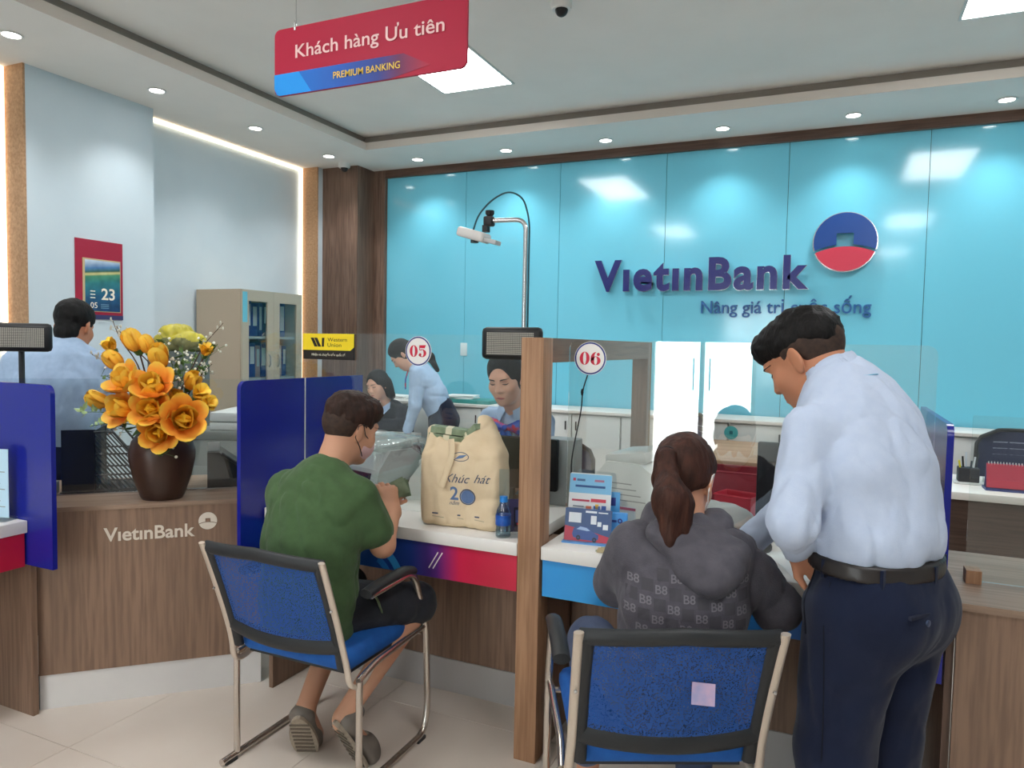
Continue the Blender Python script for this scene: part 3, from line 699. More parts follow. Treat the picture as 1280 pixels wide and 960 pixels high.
for k in range(2):
    yy = .01+k*.24
    rim = fillet([(0, yy, .008), (.228, yy, .008), (.228, yy, .05), (.07, yy, .262), (0, yy, .262), (0, yy, .009)], .006, 2)
    sp = part('slotted_side', MB().tube(rim, .005, 6), M_tray, tr)
    for j in range(13):
        u = j/12; x0 = .0+u*.22
        a = Vector((max(0., x0-.11), yy, .02+max(0, .11-x0)*1.2)); b = Vector((min(.225, x0+.11), yy, .0)); 
        hi = lambda x: .262 if x < .07 else .262-(x-.07)*(.212/.158)
        p0 = (x0*.95, yy, .012); L_ = .30; dx = -.62; dz = .78
        t = 0
        while t < L_ and 0 <= p0[0]+dx*t <= .228 and p0[2]+dz*t < hi(p0[0]+dx*t): t += .004
        if t > .02: part('slat', MB().tube([p0, (p0[0]+dx*t, yy, p0[2]+dz*t)], .0035, 5), M_tray, sp)
    for (xa, xb, zz) in ((.0, .21, .075), (.0, .14, .165)): part('slat', MB().tube([(xa, yy, zz), (xb, yy, zz)], .004, 5), M_tray, sp)
tr2 = thing('document_tray', 'black sloped plastic tray beside the flower vase holding a white slip', 'tray', on_corner(.60, .27), DG)
part('body', vplate(MB(), [(0, 0), (.2, 0), (.21, .04), (.05, .16), (0, .16)], .0, .2), M_tray, tr2)
part('clip', MB().tube([(.06, -.004, .155), (.2, -.004, .055)], .008, 8), M_dark, tr2)
part('slip', MB().box(0, .05, .05, .052, .161, .20), M_paper, tr2)
o = part('leaflet', MB().box(0, .10, 0, .07, 0, .002), mat('mint_paper', '#bfe3df', .6), None, loc=on_corner(.88, .30), rot=(0, 0, DG)); tag(o, 'mint green paper slip on the corner counter beside the divider', 'paper')
st = thing('stamp_box', 'small grey stamp box with papers in it beside the slotted rack', 'box', on_corner(-.07, .275), DG)
part('box', MB().box(0, .075, 0, .06, 0, .05, bev=.003), M_grey, st); part('paper', MB().box(-.03, .03, .01, .014, .051, .10, T=Matrix.Rotation(.35, 4, 'Y')), M_paper, st); part('marker', MB().tube([(.055, .03, .051), (.055, .03, .095)], .006, 8), M_red, st)

# ------------------------------------------------------------------ flower arrangement
VC = Vector(on_corner(.435, .108)); M_vase = noisy('vase_brown', '#4a3226', '#33211a', 6., rough=.38, spec=.5)
o = thing('vase', 'large dark brown ceramic vase on the corner counter', 'vase', VC)
part('body', MB().lathe([(.078, 0), (.086, .012), (.112, .09), (.128, .165), (.129, .20), (.118, .24), (.098, .268), (.09, .28), (.094, .286), (.086, .284), (.08, .26), (.1, .2), (.08, .03), (.0, .02)], 40), M_vase, o, 60)
t0 = (VC-Vector((0, 0, CAMH))).dot(_f)
def petal_mesh(name, Lg, Wd, cup, m):
    def fn(u, v):
        x = (u*2-1); y = v; w = Wd*max(.14, math.sqrt(max(0., 1-((y-.56)/.452)**2)))
        return (x*w, y*Lg, cup*(y*y*Lg*.9)+.35*Wd*abs(x)**2*math.sin(y*PI)-.004)
    mb = MB().grid(fn, 9, 11); n = len(mb.v)
    mb.add([(x, y, z-.0022) for x, y, z in mb.v[:n]], [f[::-1] for f in mb.f]); return mb.mesh(name, m, 180)
def petal_mat(name, a, b, c):
    return gradient(name, [(0, a), (.45, b), (.8, c), (1, '#ffd858')], 1, .5, (60., .5), 0., .07)
PM = [petal_mesh('petal', .072, .0245, .42, petal_mat('petal_orange', '#e8772e', '#f79a3c', '#fdb648')), petal_mesh('petal', .064, .0245, .6, petal_mat('petal_gold', '#f0902e', '#fcb436', '#ffcc48')), petal_mesh('petal', .052, .021, .75, petal_mat('petal_yellow', '#f8a530', '#ffc63a', '#ffda50'))]
M_twig = noisy('twig_bark', '#3b2a22', '#57402f', 60., rough=.8); M_leaf = noisy('leaf_green', '#5c7a3a', '#3f5c2b', 40., rough=.5); M_pale = mat('leaf_pale', '#a9c48a', .5)
M_berry = mat('berry_white', '#f0eee0', .5); M_pistil = mat('pistil', '#f3c21f', .5)
core = VC+Vector((0, 0, .30))
def bloom(px, py, dt, size, kind, seed):
    """one magnolia on its stem; dt: how far in front of the vase axis"""
    r = random.Random(seed); P = at(px, py, t0-dt); out = (P-(core+Vector((0, 0, .10)))); d = (out.normalized()*.7-_f*.45+Vector((0, 0, .35))).normalized()
    lab = {'open': 'wide open orange and yellow artificial magnolia bloom in the brown vase', 'half': 'half open golden artificial magnolia bloom in the brown vase', 'bud': 'closed yellow magnolia bud on a stem in the brown vase'}[kind]
    o = thing('magnolia_stem', lab, 'flower', (0, 0, 0), group='magnolias in the vase')
    size *= 1.5 if kind == 'open' else 1.4; b = P-d*.02*size; mid = core*.6+b*.4+Vector((0, 0, -.02)); root = VC+Vector((r.uniform(-.02, .02), r.uniform(-.02, .02), .12))
    pts = [root, VC+Vector((r.uniform(-.05, .05), r.uniform(-.05, .05), .285)), mid, b]
    part('stem', MB().tube(fillet(pts, .08, 4), .0035, 6), M_twig, o)
    q = d.to_track_quat('Z', 'Y')
    rows = {'open': ((6, 0, 1.12, 1.), (6, 1, .78, .92), (4, 2, .45, .8)), 'half': ((5, 1, .60, 1.), (4, 2, .34, .95)), 'bud': ((5, 2, .16, .95), (3, 2, .02, .9))}[kind]
    for n, k, tilt, sc in rows:
        for i in range(n):
            a = 2*PI*(i+.5*k)/n+r.uniform(-.15, .15)
            R = q.to_matrix().to_4x4() @ Matrix.Rotation(a, 4, 'Z') @ Matrix.Rotation(PI/2-tilt+r.uniform(-.1, .1), 4, 'X')
            c = link('petal', PM[k], o); c.matrix_local = Matrix.Translation(b) @ R @ Matrix.Scale(size*sc, 4)
    if kind == 'open': part('pistil', MB().ball((0, 0, .018), (.011, .011, .018), 10, T=Matrix.Translation(b) @ q.to_matrix().to_4x4() @ Matrix.Scale(size, 4)), M_pistil, o)
    else: part('calyx', MB().lathe([(.0, -.012), (.010, -.006), (.014, .006), (.006, .012)], 10, T=Matrix.Translation(b) @ q.to_matrix().to_4x4() @ Matrix.Scale(size, 4)), M_leaf, o)
for i, a in enumerate([(160, 478, .11, 1.05, 'open'), (193, 484, .14, 1.1, 'open'), (156, 512, .12, 1.0, 'open'), (190, 512, .16, 1.0, 'open'), (229, 524, .15, 1.2, 'open'), (200, 540, .15, 1.0, 'open'),
                       (147, 455, .05, 1.0, 'half'), (201, 452, .04, 1.15, 'half'), (129, 502, .06, 1.0, 'half'), (170, 432, .0, 1.1, 'half'), (185, 436, -.02, .9, 'half'), (238, 480, .03, 1.0, 'half'), (218, 500, .08, 1.0, 'half'), (180, 498, .1, .9, 'half'),
                       (139, 434, .0, .85, 'bud'), (257, 440, .0, .8, 'bud'), (248, 493, .05, 1.0, 'bud'), (259, 506, .05, .9, 'bud')]): bloom(*a, 50+i)
rr = random.Random(11)
def twig(pts, seed, label, leaf=None, n=7):
    r = random.Random(seed); W_ = [at(*p) for p in pts]
    o = thing('flowering_twig', label, 'twig', (0, 0, 0), group='bare twigs in the vase')
    q = [VC+Vector((r.uniform(-.03, .03), r.uniform(-.03, .03), .15)), core+Vector((0, 0, -.01))]+W_
    path = fillet(q, .05, 4); part('stem', MB().tube(path, [.0042-.0028*i/(len(path)-1) for i in range(len(path))], 6), M_twig, o)
    a, b = W_[-2], W_[-1]
    for i in range(n):
        p = a.lerp(b, .15+.85*i/n); d = Vector((r.uniform(-1, 1), r.uniform(-1, 1), r.uniform(-.2, 1)))*.02; e = p+d
        part('bud', MB().tube([p, e], .0014, 5).ball(tuple(e), (.004, .004, .008), 8), leaf or mat('bud_grey', '#c9c4b4', .7), o)
twig([(170, 450, t0), (150, 425, t0+.03), (141, 401, t0+.03)], 1, 'bare dark twig with pale buds rising at the calendar side of the bouquet')
twig([(190, 455, t0), (160, 430, t0+.02), (146, 408, t0)], 2, 'bare dark twig arching over the yellow blooms')
twig([(160, 465, t0), (135, 455, t0+.02), (115, 443, t0)], 3, 'bare dark twig reaching sideways towards the blue shirted back')
twig([(235, 470, t0), (255, 430, t0), (279, 404, t0)], 4, 'bare dark twig reaching up towards the cream cabinet')
twig([(232, 500, t0), (245, 475, t0-.04), (265, 455, t0-.04)], 5, 'bare dark twig crossing the white berries')
def berry_spray(pts, seed, label, nb=14, pale=False):
    r = random.Random(seed); W_ = [at(*p) for p in pts]; o = thing('berry_spray', label, 'berry spray', (0, 0, 0), group='berry sprays in the vase')
    path = fillet([VC+Vector((r.uniform(-.03, .03), r.uniform(-.03, .03), .16)), core]+W_, .05, 4)
    part('stem', MB().tube(path, .0016, 5), M_leaf, o); bs = MB()
    c = W_[-1]; s = W_[-2]
    for i in range(nb):
        p = s.lerp(c, r.random()); e = p+Vector((r.gauss(0, .024), r.gauss(0, .024), r.gauss(.008, .022)))
        if pale or i % 3 == 0:
            lf = MB(); d = (e-p).normalized(); n = d.orthogonal().normalized()*.009
            m_ = p.lerp(e, .5); lf.add([tuple(p), tuple(m_+n), tuple(e), tuple(m_-n), tuple(m_+d.cross(n)*.3)], [(0, 1, 4), (1, 2, 4), (2, 3, 4), (3, 0, 4)]); part('leaf', lf, M_pale if pale else M_leaf, o, None)
        else:
            part('berry', MB().tube([p, e], .0009, 4, 1).ball(tuple(e), r.uniform(.0045, .0065), 8), [M_berry, M_leaf], o)
for i, (pts, nb, pale) in enumerate([([(220, 470, t0), (205, 425, t0+.03)], 18, 0), ([(230, 470, t0), (228, 432, t0+.04)], 20, 0), ([(235, 470, t0), (250, 425, t0+.04)], 18, 0), ([(245, 470, t0), (272, 430, t0)], 16, 0), ([(240, 475, t0-.02), (262, 462, t0)], 18, 0),
                                     ([(225, 475, t0-.04), (222, 455, t0-.06)], 18, 0), ([(215, 490, t0-.08), (213, 478, t0-.12)], 8, 0), ([(180, 548, t0-.12), (184, 562, t0-.14)], 9, 0), ([(205, 555, t0-.13), (203, 570, t0-.145)], 9, 0), ([(225, 545, t0-.1), (236, 556, t0-.1)], 10, 0),
                                     ([(135, 470, t0-.06), (126, 470, t0-.07)], 6, 0), ([(135, 515, t0-.06), (100, 515, t0-.12)], 10, 1), ([(140, 528, t0-.06), (112, 533, t0-.10)], 10, 1), ([(150, 535, t0-.05), (165, 540, t0-.09)], 9, 2)]):
    berry_spray(pts, 70+i, 'fine green spray with small white berries in the brown vase' if not pale else 'pale green leafy sprig at the side of the bouquet', nb, pale == 1)
lv = MB()
for i in range(22):
    a = 2*PI*i/22+rr.uniform(-.1, .1); r0 = .05; r1 = rr.uniform(.10, .15); z0 = .0; z1 = rr.uniform(-.03, .09)
    d = Vector((math.cos(a), math.sin(a), 0)); p = core+d*r0; e = core+d*r1+Vector((0, 0, z1)); n = Vector((-d.y, d.x, 0))*.025; m_ = p.lerp(e, .55)+Vector((0, 0, .012))
    lo = thing('leaf_sprig', 'dark green leaf filling the mouth of the brown vase', 'leaf', (0, 0, 0), group='leaves in the vase') if i == 0 else lo
    part('leaf', MB().add([tuple(p), tuple(m_+n), tuple(e), tuple(m_-n), tuple(m_-Vector((0, 0, .006)))], [(0, 4, 1), (1, 4, 2), (2, 4, 3), (3, 4, 0)]), M_leaf, lo, 180)
part('stem', MB().tube([VC+Vector((0, 0, .15)), core, core+Vector((0, 0, .12))], .006, 6), M_leaf, lo)

# ------------------------------------------------------------------ signs on the glass
def led_display(label, loc, rz):
    o = thing('led_display', label, 'display', loc, rz)
    o.scale = (.9, 1, .9)
    part('housing', MB().box(-.138, .138, -.022, .022, -.069, .069, bev=.02), M_black, o, 60)
    part('screen', MB().box(-.108, .108, -.026, -.0221, -.05, .045), mat('screen_dark', '#3c3a38', .5), o)
    dots = MB()
    for i in range(27):
        for j in range(12): dots.box(-.104+i*.008, -.0985+i*.008, -.0275, -.0261, -.046+j*.0078, -.0405+j*.0078)
    d = part('led_dot_matrix', dots, mat('dot_grey', '#aaa69c', .5), o, None); d['kind'] = 'stuff'
    part('clip', MB().box(-.02, .02, .022, .04, -.03, .02), M_dark, o)
led_display('black dot matrix display clipped on the glass above the teller woman', (-1.128, YG-.042, 1.485), 0)
led_display('black dot matrix display in front of the man seen from behind', (-3.25, 2.0, 1.472), math.radians(43))
M_pole = mat('display_pole', '#2a2c2e', .5)
o = part('display_post', MB().tube([(-3.268, 2.018, .783), (-3.268, 2.018, 1.47)], .012, 8), M_pole, None); tag(o, 'thin dark post holding the display in front of the man seen from behind', 'post')
wu = thing('money_transfer_sign', 'yellow and black money transfer sign fixed to the glass', 'sign', (-2.018, YG-.001, 1.401))
YB_ = mat('sign_yellow', '#f2d51f', .4); BK_ = mat('sign_black', '#1d1512', .4)
wu.scale = (.895, 1, .895)
part('board', MB().box(-.152, .152, -.006, 0, 0, .125), BK_, wu)
part('yellow_plate', vplate(MB(), [(-.152, .045), (.13, .045), (.152, .062), (.152, .125), (-.152, .125)], -.008, -.006), YB_, wu, None)
for k in range(3):
    p = [(-.105+k*.022, .105), (-.087+k*.022, .105), (-.063+k*.022, .062), (-.081+k*.022, .062)]
    if k < 2: part('logo_stroke', vplate(MB(), p, -.0092, -.008), BK_, wu, None)
part('logo_stroke', vplate(MB(), [(-.037, .062), (-.025, .062), (-.022, .105), (-.036, .105)], -.0092, -.008), BK_, wu, None)
text_part('sign_text', 'Western', .115, BK_, wu, Matrix.Translation((.055, -.0085, .088)) @ RX, h=.018)
text_part('sign_text', 'Union', .082, BK_, wu, Matrix.Translation((.038, -.0085, .062)) @ RX, h=.018)
text_part('sign_subtext', 'Nhận và chuyển tiền quốc tế', .2, mat('sign_grey_text', '#d9d2bd', .5), wu, Matrix.Translation((0, -.0065, .018)) @ RX, h=.011, bold=.01)
M_dnum = mat('disc_red', '#d0213f', .4); M_dring = mat('disc_navy', '#23307f', .4); M_dwhite = mat('disc_white', '#f0ece8', .4)
def ell_ring(cx, cy, rx, ry, ix, iy, n=28, a0=0., a1=2*PI):
    """fat strokes: outer ellipse minus slim inner ellipse"""
    vs = []; fs = []
    for i in range(n+1):
        a = a0+(a1-a0)*i/n; vs += [(cx+rx*math.cos(a), cy+ry*math.sin(a), 0), (cx+ix*math.cos(a), cy+iy*math.sin(a), 0)]
    for i in range(n): fs.append((2*i, 2*i+2, 2*i+3, 2*i+1))
    return vs, fs
def digit(ch):
    mb = MB()
    if ch == '0': mb.add(*ell_ring(0, 0, .019, .024, .006, .0225))
    elif ch == '6':
        mb.add(*ell_ring(0, -.008, .019, .016, .006, .0145)); mb.add(*ell_ring(.003, 0, .022, .024, .009, .0225, 14, PI*.55, PI*1.1)); mb.add([(.012*math.cos(a)*.5+.01, .015+.006*math.sin(a), 0) for a in [2*PI*i/14 for i in range(14)]], [tuple(range(14))])
    else:
        mb.add(*ell_ring(-.002, -.008, .020, .016, .007, .0135, 22, -PI*.85, PI*.72)); mb.add([(-.0155, .024, 0), (-.0155, .004, 0), (-.012, .003, 0), (-.012, .024, 0)], [(0, 1, 2, 3)])
        mb.add([(-.0155, .024, 0), (-.0155, .013, 0), (.010, .012, 0), (.016, .025, 0)], [(0, 1, 2, 3)]); mb.add([(-.011+.006*math.cos(a), -.014+.006*math.sin(a), 0) for a in [2*PI*i/14 for i in range(14)]], [tuple(range(14))])
    return mb
def disc(label, x, z, dg):
    o = thing('number_disc', label, 'number sign', (x, YG-.001, z))
    o.scale = (.895, 1, .895); n = 40; c = lambda r: [(r*math.cos(2*PI*i/n), r*math.sin(2*PI*i/n)) for i in range(n)]
    part('disc', MB().prism(c(.068), .004, RX), M_dwhite, o); part('ring', MB().add(*ell_ring(0, 0, .066, .066, .060, .060, 40), 0, Matrix.Translation((0, -.0045, 0)) @ RX), M_dring, o, None)
    for k, ch in enumerate(dg):
        q = digit(ch); part('digit', MB().add(q.v, q.f, 0, Matrix.Translation((-.0235+.047*k, -.0048, 0)) @ RX @ Matrix.Scale(1.12, 4)), M_dnum, o, None)
    return o
disc('round white disc with red 05 on the glass beside the standing woman', -1.565, 1.447, '05')
disc('round white disc with red 06 on the glass, black cable below it', -.829, 1.436, '06')
P_ = lambda x, z: (x*.895, YG-.006, 1.48+(z-1.48)*.895)
o = part('cable', MB().tube(fillet([P_(-.935, 1.362), P_(-.955, 1.30), P_(-.958, 1.22), P_(-.985, 1.08), P_(-1.0, .98), P_(-.985, .87), P_(-.982, .705)], .05, 4), .0025, 6).ball(P_(-.957, 1.29), (.006, .006, .014), 8), M_black, None); tag(o, 'thin black cable hanging down the glass below the 06 disc', 'cable')

# ------------------------------------------------------------------ document camera on its pole
dcm = thing('document_camera', 'small white overhead camera on a bent steel pole above the teller desk', 'camera', (-1.286, 2.985, DT))
part('base', MB().lathe([(.06, 0), (.06, .012), (.02, .018)], 20), M_dark, dcm)
zt = 2.037-DT
part('pole', MB().tube(fillet([(0, 0, .015), (0, 0, zt), (-.155, -.02, zt)], .05, 6), .0105, 12), M_steel, dcm, 60)
part('clamp', MB().box(-.195, -.15, -.04, .0, zt-.025, zt+.02, bev=.008).lathe([(.012, zt+.02), (.02, zt+.03), (.02, zt+.045), (.0, zt+.047)], 12, (-.17, -.02, 0)).box(-.20, -.175, -.035, -.005, zt-.05, zt-.02), M_black, dcm)
hd = part('camera_head', MB().box(-.09, .05, -.045, .045, -.022, .022, bev=.012, T=Matrix.Translation((-.225, -.03, zt-.068)) @ Matrix.Rotation(.28, 4, 'Y')), mat('camera_head_white', '#dedad6', .4), dcm, 60)
part('head_tail', MB().box(.04, .11, -.03, .03, -.012, .008, bev=.004, T=Matrix.Translation((-.225, -.03, zt-.072)) @ Matrix.Rotation(.28, 4, 'Y')), mat('camera_tail', '#b9bcbc', .4), hd)
part('lens', MB().lathe([(.018, 0), (.018, -.012), (.0, -.012)], 16, (-.24, -.03, zt-.085)), M_black, hd)
part('cable', MB().tube(fillet([(-.255, -.02, zt-.045), (-.235, -.01, zt+.03), (-.17, 0, zt+.10), (-.09, .01, zt+.135), (-.02, .012, zt+.10), (.012, .012, zt), (.012, .012, .6), (.013, .012, .02)], .06, 5), .004, 8), mat('cable_teal', '#1e4a55', .5), dcm)

# ------------------------------------------------------------------ monitors and desk machines
def monitor(label, x, y, z, w, h, rz, glossy=False, stand=.12):
    o = thing('monitor', label, 'monitor', (x, y, z), rz)
    part('shell', MB().box(-w/2, w/2, -.018, .018, stand, stand+h, bev=.006), mat('monitor_black', '#0b0c0e', .4, spec=.25), o)
    part('screen', MB().box(-w/2+.012, w/2-.012, .0185, .0195, stand+.014, stand+h-.012), mat('screen_glass', '#20262b', .15), o)
    part('neck', MB().box(-.03, .03, -.012, .012, .01, stand), M_black, o); part('foot', MB().box(-.10, .10, -.07, .07, 0, .01, bev=.004), M_black, o)
    return o
monitor('black monitor back between the tote bag and the wooden post', -1.31, 2.90, DT, .46, .225, .02, stand=.07)
mm = monitor('black monitor back on the desk before the standing man', -.10, 2.96, DT, .34, .325, .03, True, .015)
part('sticker', MB().box(-.02, .0, -.0205, -.019, .09, .12, T=Matrix.Rotation(.3, 4, 'Y')), M_paper, mm)
o = thing('desktop_scanner', 'upright grey device behind the wooden post, maroon basket beside it', 'device', (-1.09, 2.975, DT)); part('body', MB().box(-.09, .07, -.03, .08, 0, .29, bev=.006), M_grey, o); part('slot', MB().box(-.07, .0, -.032, -.03, .20, .215), M_lgrey, o)
def counting_machine(label, loc, rz, s=1., cover=False, disp=False):
    o = thing('banknote_counter', label, 'money counter', loc, rz)
    q = [(-.13, 0), (.13, 0), (.14, .05), (.12, .16), (.06, .20), (-.06, .20), (-.12, .12), (-.14, .04)]
    part('body', MB().add([(x*s, y*s, z*s) for y in (-.13, .13) for x, z in q], [tuple(range(8))]+[tuple(range(15, 7, -1))]+[((i+1) % 8, i, 8+i, 8+(i+1) % 8) for i in range(8)]), M_lgrey, o, 20)
    part('hopper', MB().box(-.05*s, .10*s, -.115*s, .115*s, .19*s, .23*s, bev=.012*s, T=Matrix.Rotation(-.12, 4, 'Y')), mat('hopper_grey', '#b9bdbb', .4), o)
    part('grille', MB().box(-.148*s, -.11*s, -.08*s, .08*s, .05*s, .09*s, T=Matrix.Rotation(.1, 4, 'Y')), M_dark, o)
    if disp: 
        d = part('display', MB().box(-.06*s, .07*s, -.155*s, -.13*s, .10*s, .16*s, bev=.003), M_lgrey, o); part('digits', MB().box(-.03*s, .02*s, -.157*s, -.155*s, .115*s, .145*s), mat('lcd', '#10241a', .3), d)
        text_part('lcd_text', '50', .02*s, mat('lcd_green', '#3fbf6a', .4, emit='#3fe070', es=1.5), d, Matrix.Translation((.008*s, -.158*s, .121*s)) @ RX)
    if cover:
        soft('dust_cover', [Box3((0, 0, .13*s), (.15*s, .145*s, .118*s), rad=.03, k=.01), Half((0, 0, .002), (0, 0, -1), op=2)], .008, pane_glass('cover_film', '#e9eeee', .10, .4), o, wrinkles(.006, 18., 8))
    return o
counting_machine('grey banknote counter in a clear film behind the green shirted man\'s hands', (-1.93, 2.84, DT), 1.25, 1.05, True)
counting_machine('grey banknote counter with green digits beside the tote bag', (-1.66, 2.86, DT), .35, .8, False, True)
cm = counting_machine('pale banknote counter behind the glass beside the hooded woman', (-.735, 2.93, DT), -.15, 1.2, False)
part('red_label', MB().box(-.10, .06, -.159, -.157, .055, .065), mat('label_red', '#c24a4a', .5), cm)
for k in range(4): part('print_line', MB().box(-.10, .10-.02*k, -.159, -.157, .09+.022*k, .094+.022*k), M_grey, cm)
# baskets and trays behind desk 06
def basket(label, x, y, z, w, d, h, m, rz=0.):
    o = thing('plastic_basket', label, 'basket', (x, y, z), rz); t = .004
    part('floor_plate', MB().box(-w/2, w/2, -d/2, d/2, 0, t), m, o)
    for a, b, c, e in ((-w/2, w/2, -d/2, -d/2+t), (-w/2, w/2, d/2-t, d/2), (-w/2, -w/2+t, -d/2+t, d/2-t), (w/2-t, w/2, -d/2+t, d/2-t)): part('wall', MB().box(a, b, c, e, t, h), m, o)
    part('rim', MB().tube([(-w/2, -d/2, h), (w/2, -d/2, h), (w/2, d/2, h), (-w/2, d/2, h)], .005, 6, closed=True), m, o)
    return o
basket('maroon plastic basket behind the 06 glass next to the wooden post', -1.08+.17, 3.36, DT, .16, .14, .10, mat('maroon', '#7d2530', .45))
basket('dark red plastic crate behind the hooded woman\'s head', -.43, 3.38, DT, .30, .20, .155, mat('crate_red', '#8e1a2c', .45))
basket('bright red slotted tray in front of the dark red crate', -.36, 3.16, DT, .16, .12, .085, mat('tray_red', '#c22a3e', .45), -.3)
soft('plastic_bag', [Ell((-.45, 2.92, DT+.045), (.14, .085, .05)), Ell((-.36, 2.93, DT+.035), (.09, .07, .04), k=.03), Half((0, 0, DT+.001), (0, 0, -1), op=2)], .009, mat('film_white', '#d9dbd8', .3, alpha=.75), None, wrinkles(.008, 20., 21))
tag(bpy.data.objects['plastic_bag'], 'crumpled clear plastic bag on the desk before the red tray', 'bag')
pr = thing('slip_printer', 'black slip printer behind the pale banknote counter', 'printer', (-.68, 3.40, DT)); part('body', MB().box(-.08, .10, -.07, .08, .0, .20, bev=.01), M_dark, pr); part('roof', MB().box(-.09, .11, -.08, .09, .20, .235, bev=.006), M_black, pr); part('front', MB().box(.0, .08, -.075, -.071, .04, .16), M_lgrey, pr)

# ------------------------------------------------------------------ white low cabinets along the teal wall
M_cab = mat('cabinet_white', '#d8dbd8', .45)
ct = part('cabinet_worktop', MB().box(-4.02, 4.3, 5.53, YB-.045, .935, .96, bev=.003), M_white, None); tag(ct, 'long white worktop running over the low cabinets at the teal wall', 'worktop')
cabs = []
for k in range(10):
    x = -4.0+k*.82
    c = thing('low_cabinet', 'white low cabinet unit with two doors under the long worktop', 'cabinet', (x, 5.55, 0), group='low cabinets at the teal wall')
    part('body', MB().box(0, .815, .02, .40, .05, .934), M_cab, c); part('plinth', MB().box(0, .815, .04, .39, 0, .05), M_grey, c)
    for s in (0, 1):
        d = part('door', MB().box(.004+s*.408, .404+s*.408, .0, .019, .06, .925, bev=.002), M_cab, c); part('handle', MB().tube([(.36+s*.09, -.018, .80), (.36+s*.09, -.018, .87)], .006, 8), M_dark, d)
o = thing('round_sticker', 'round teal sticker on a white low cabinet door', 'sticker', (-.70, 5.549, .86)); part('disc', MB().prism([(.05*math.cos(2*PI*i/24), .05*math.sin(2*PI*i/24)) for i in range(24)], .001, RX), mat('sticker_teal', '#4fb3b5', .5), o); part('mark', MB().box(-.012, .012, -.0022, -.0012, -.012, .014), mat('sticker_dark', '#1f6f78', .5), o)
def sheets(name, label, x, y, z, w, d, h, m, rz=0., n=1):
    o = thing(name, label, 'papers', (x, y, z), rz)
    for k in range(n): part('sheet_stack', MB().box(-w/2, w/2, -d/2, d/2, 0, h/n-.0005, T=Matrix.Translation((0, 0, k*h/n)) @ Matrix.Rotation(.06*((k*7) % 5-2), 4, 'Z')), m, o)
    return o
sheets('paper_stack', 'white paper stack on the green folder by the teal wall', -3.05, 5.72, .995, .26, .2, .03, M_paper, .2, 4)
o = part('folder_box', MB().box(-.28, .28, -.13, .13, 0, .034, bev=.004), mat('folder_green', '#3f8f8a', .5), None, loc=(-3.0, 5.72, .96)); tag(o, 'flat green folder on the white worktop by the teal wall', 'folder')
sheets('paper_stack', 'loose white papers on the worktop behind the suited woman', -3.75, 5.75, .96, .3, .2, .03, M_paper, -.1, 4)

# ------------------------------------------------------------------ back office desks
def white_desk(label, x0, x1, y0, y1, z, mfront, open_x=None):
    o = thing('office_desk', label, 'desk', (x0, y0, 0)); w = x1-x0; d = y1-y0
    part('desk_top', MB().box(0, w, 0, d, z-.04, z, bev=.003), M_white, o); part('front_panel', MB().box(.03, w-.03, .03, .05, .0, z-.04), mfront, o)
    part('side_panel', MB().box(.02, .045, .05, d-.03, 0, z-.04), M_lgrey, o); part('side_panel', MB().box(w-.045, w-.02, .05, d-.03, 0, z-.04), mat('desk_beige', '#a69a8d', .5), o)
    return o
white_desk('white office desk of the dark suited woman', -3.80, -3.07, 4.0, 5.06, .75, M_lgrey)
sheets('paper_sheet', 'white sheet and dark card on the suited woman\'s desk', -3.35, 4.82, .751, .21, .29, .004, M_paper, .3, 2)
o = thing('desk_device', 'upright white device on the suited woman\'s desk', 'device', (-3.45, 4.60, .751)); part('body', MB().box(-.05, .05, -.03, .03, 0, .15, bev=.008), M_lgrey, o); part('base', MB().box(-.08, .08, -.06, .06, 0, .012, bev=.003), M_lgrey, o)
white_desk('white office desk with dark front behind the wood counter', .52, 1.95, 4.36, 5.0, .76, wood('dark_front', '#4d3b33', '#5d4a40', '#403029', 'X'))
wd = thing('office_desk', 'wood topped desk with dark front behind the red crates', 'desk', (-.82, 4.40, 0))
part('desk_top', MB().box(0, .85, 0, 1.0, .79, .82, bev=.003), wood('desk_top_wood', '#b08d70', '#c2a080', '#9c7a5e', 'X'), wd); part('front_panel', MB().box(.0, .85, .02, .04, .0, .79), mat('dark_panel', '#3a322e', .5), wd); part('side_panel', MB().box(.0, .03, .04, .96, 0, .79), mat('dark_panel', '#3a322e', .5), wd); part('side_panel', MB().box(.82, .85, .04, .96, 0, .79), mat('dark_panel', '#3a322e', .5), wd)
rcal = thing('desk_calendar', 'red spiral desk calendar on the white desk behind the wood counter', 'calendar', (.91, 4.50, .76))
part('page', MB().box(-.165, .165, -.003, .0, .016, .145, T=Matrix.Rotation(-.25, 4, 'X')), mat('cal_red', '#b52a44', .5), rcal); part('back_board', MB().box(-.165, .165, .0, .003, .0, .145, T=Matrix.Translation((0, .072, 0)) @ Matrix.Rotation(.25, 4, 'X')), M_dring, rcal)
part('foot', MB().box(-.17, .17, -.012, .10, 0, .012), mat('cal_navy', '#2c3a78', .5), rcal)
for k in range(24): part('spiral_ring', MB().tube([(-.155+k*.0135, .036+.008*math.cos(a), .142+.008*math.sin(a)) for a in [2*PI*i/8 for i in range(8)]], .0014, 4, closed=True), M_lgrey, rcal)
pc = thing('pen_holder', 'dark pen holder full of pens beside the red desk calendar', 'pen holder', (.685, 4.68, .76))
part('cup', MB().box(-.05, .05, -.04, .04, .012, .09, bev=.004), M_dark, pc); part('base', MB().box(-.07, .10, -.05, .05, 0, .012, bev=.004), M_lgrey, pc)
for k, c in enumerate(('#e6d728', '#222222', '#c9d3da', '#30414f', '#dfe5e8', '#222a30')): part('pen', MB().tube([(-.035+k*.014, -.02+(k % 3)*.02, .05), (-.05+k*.02, -.03+(k % 3)*.03, .13+.02*(k % 3))], .005, 7), mat('pen'+c, c, .4), pc)
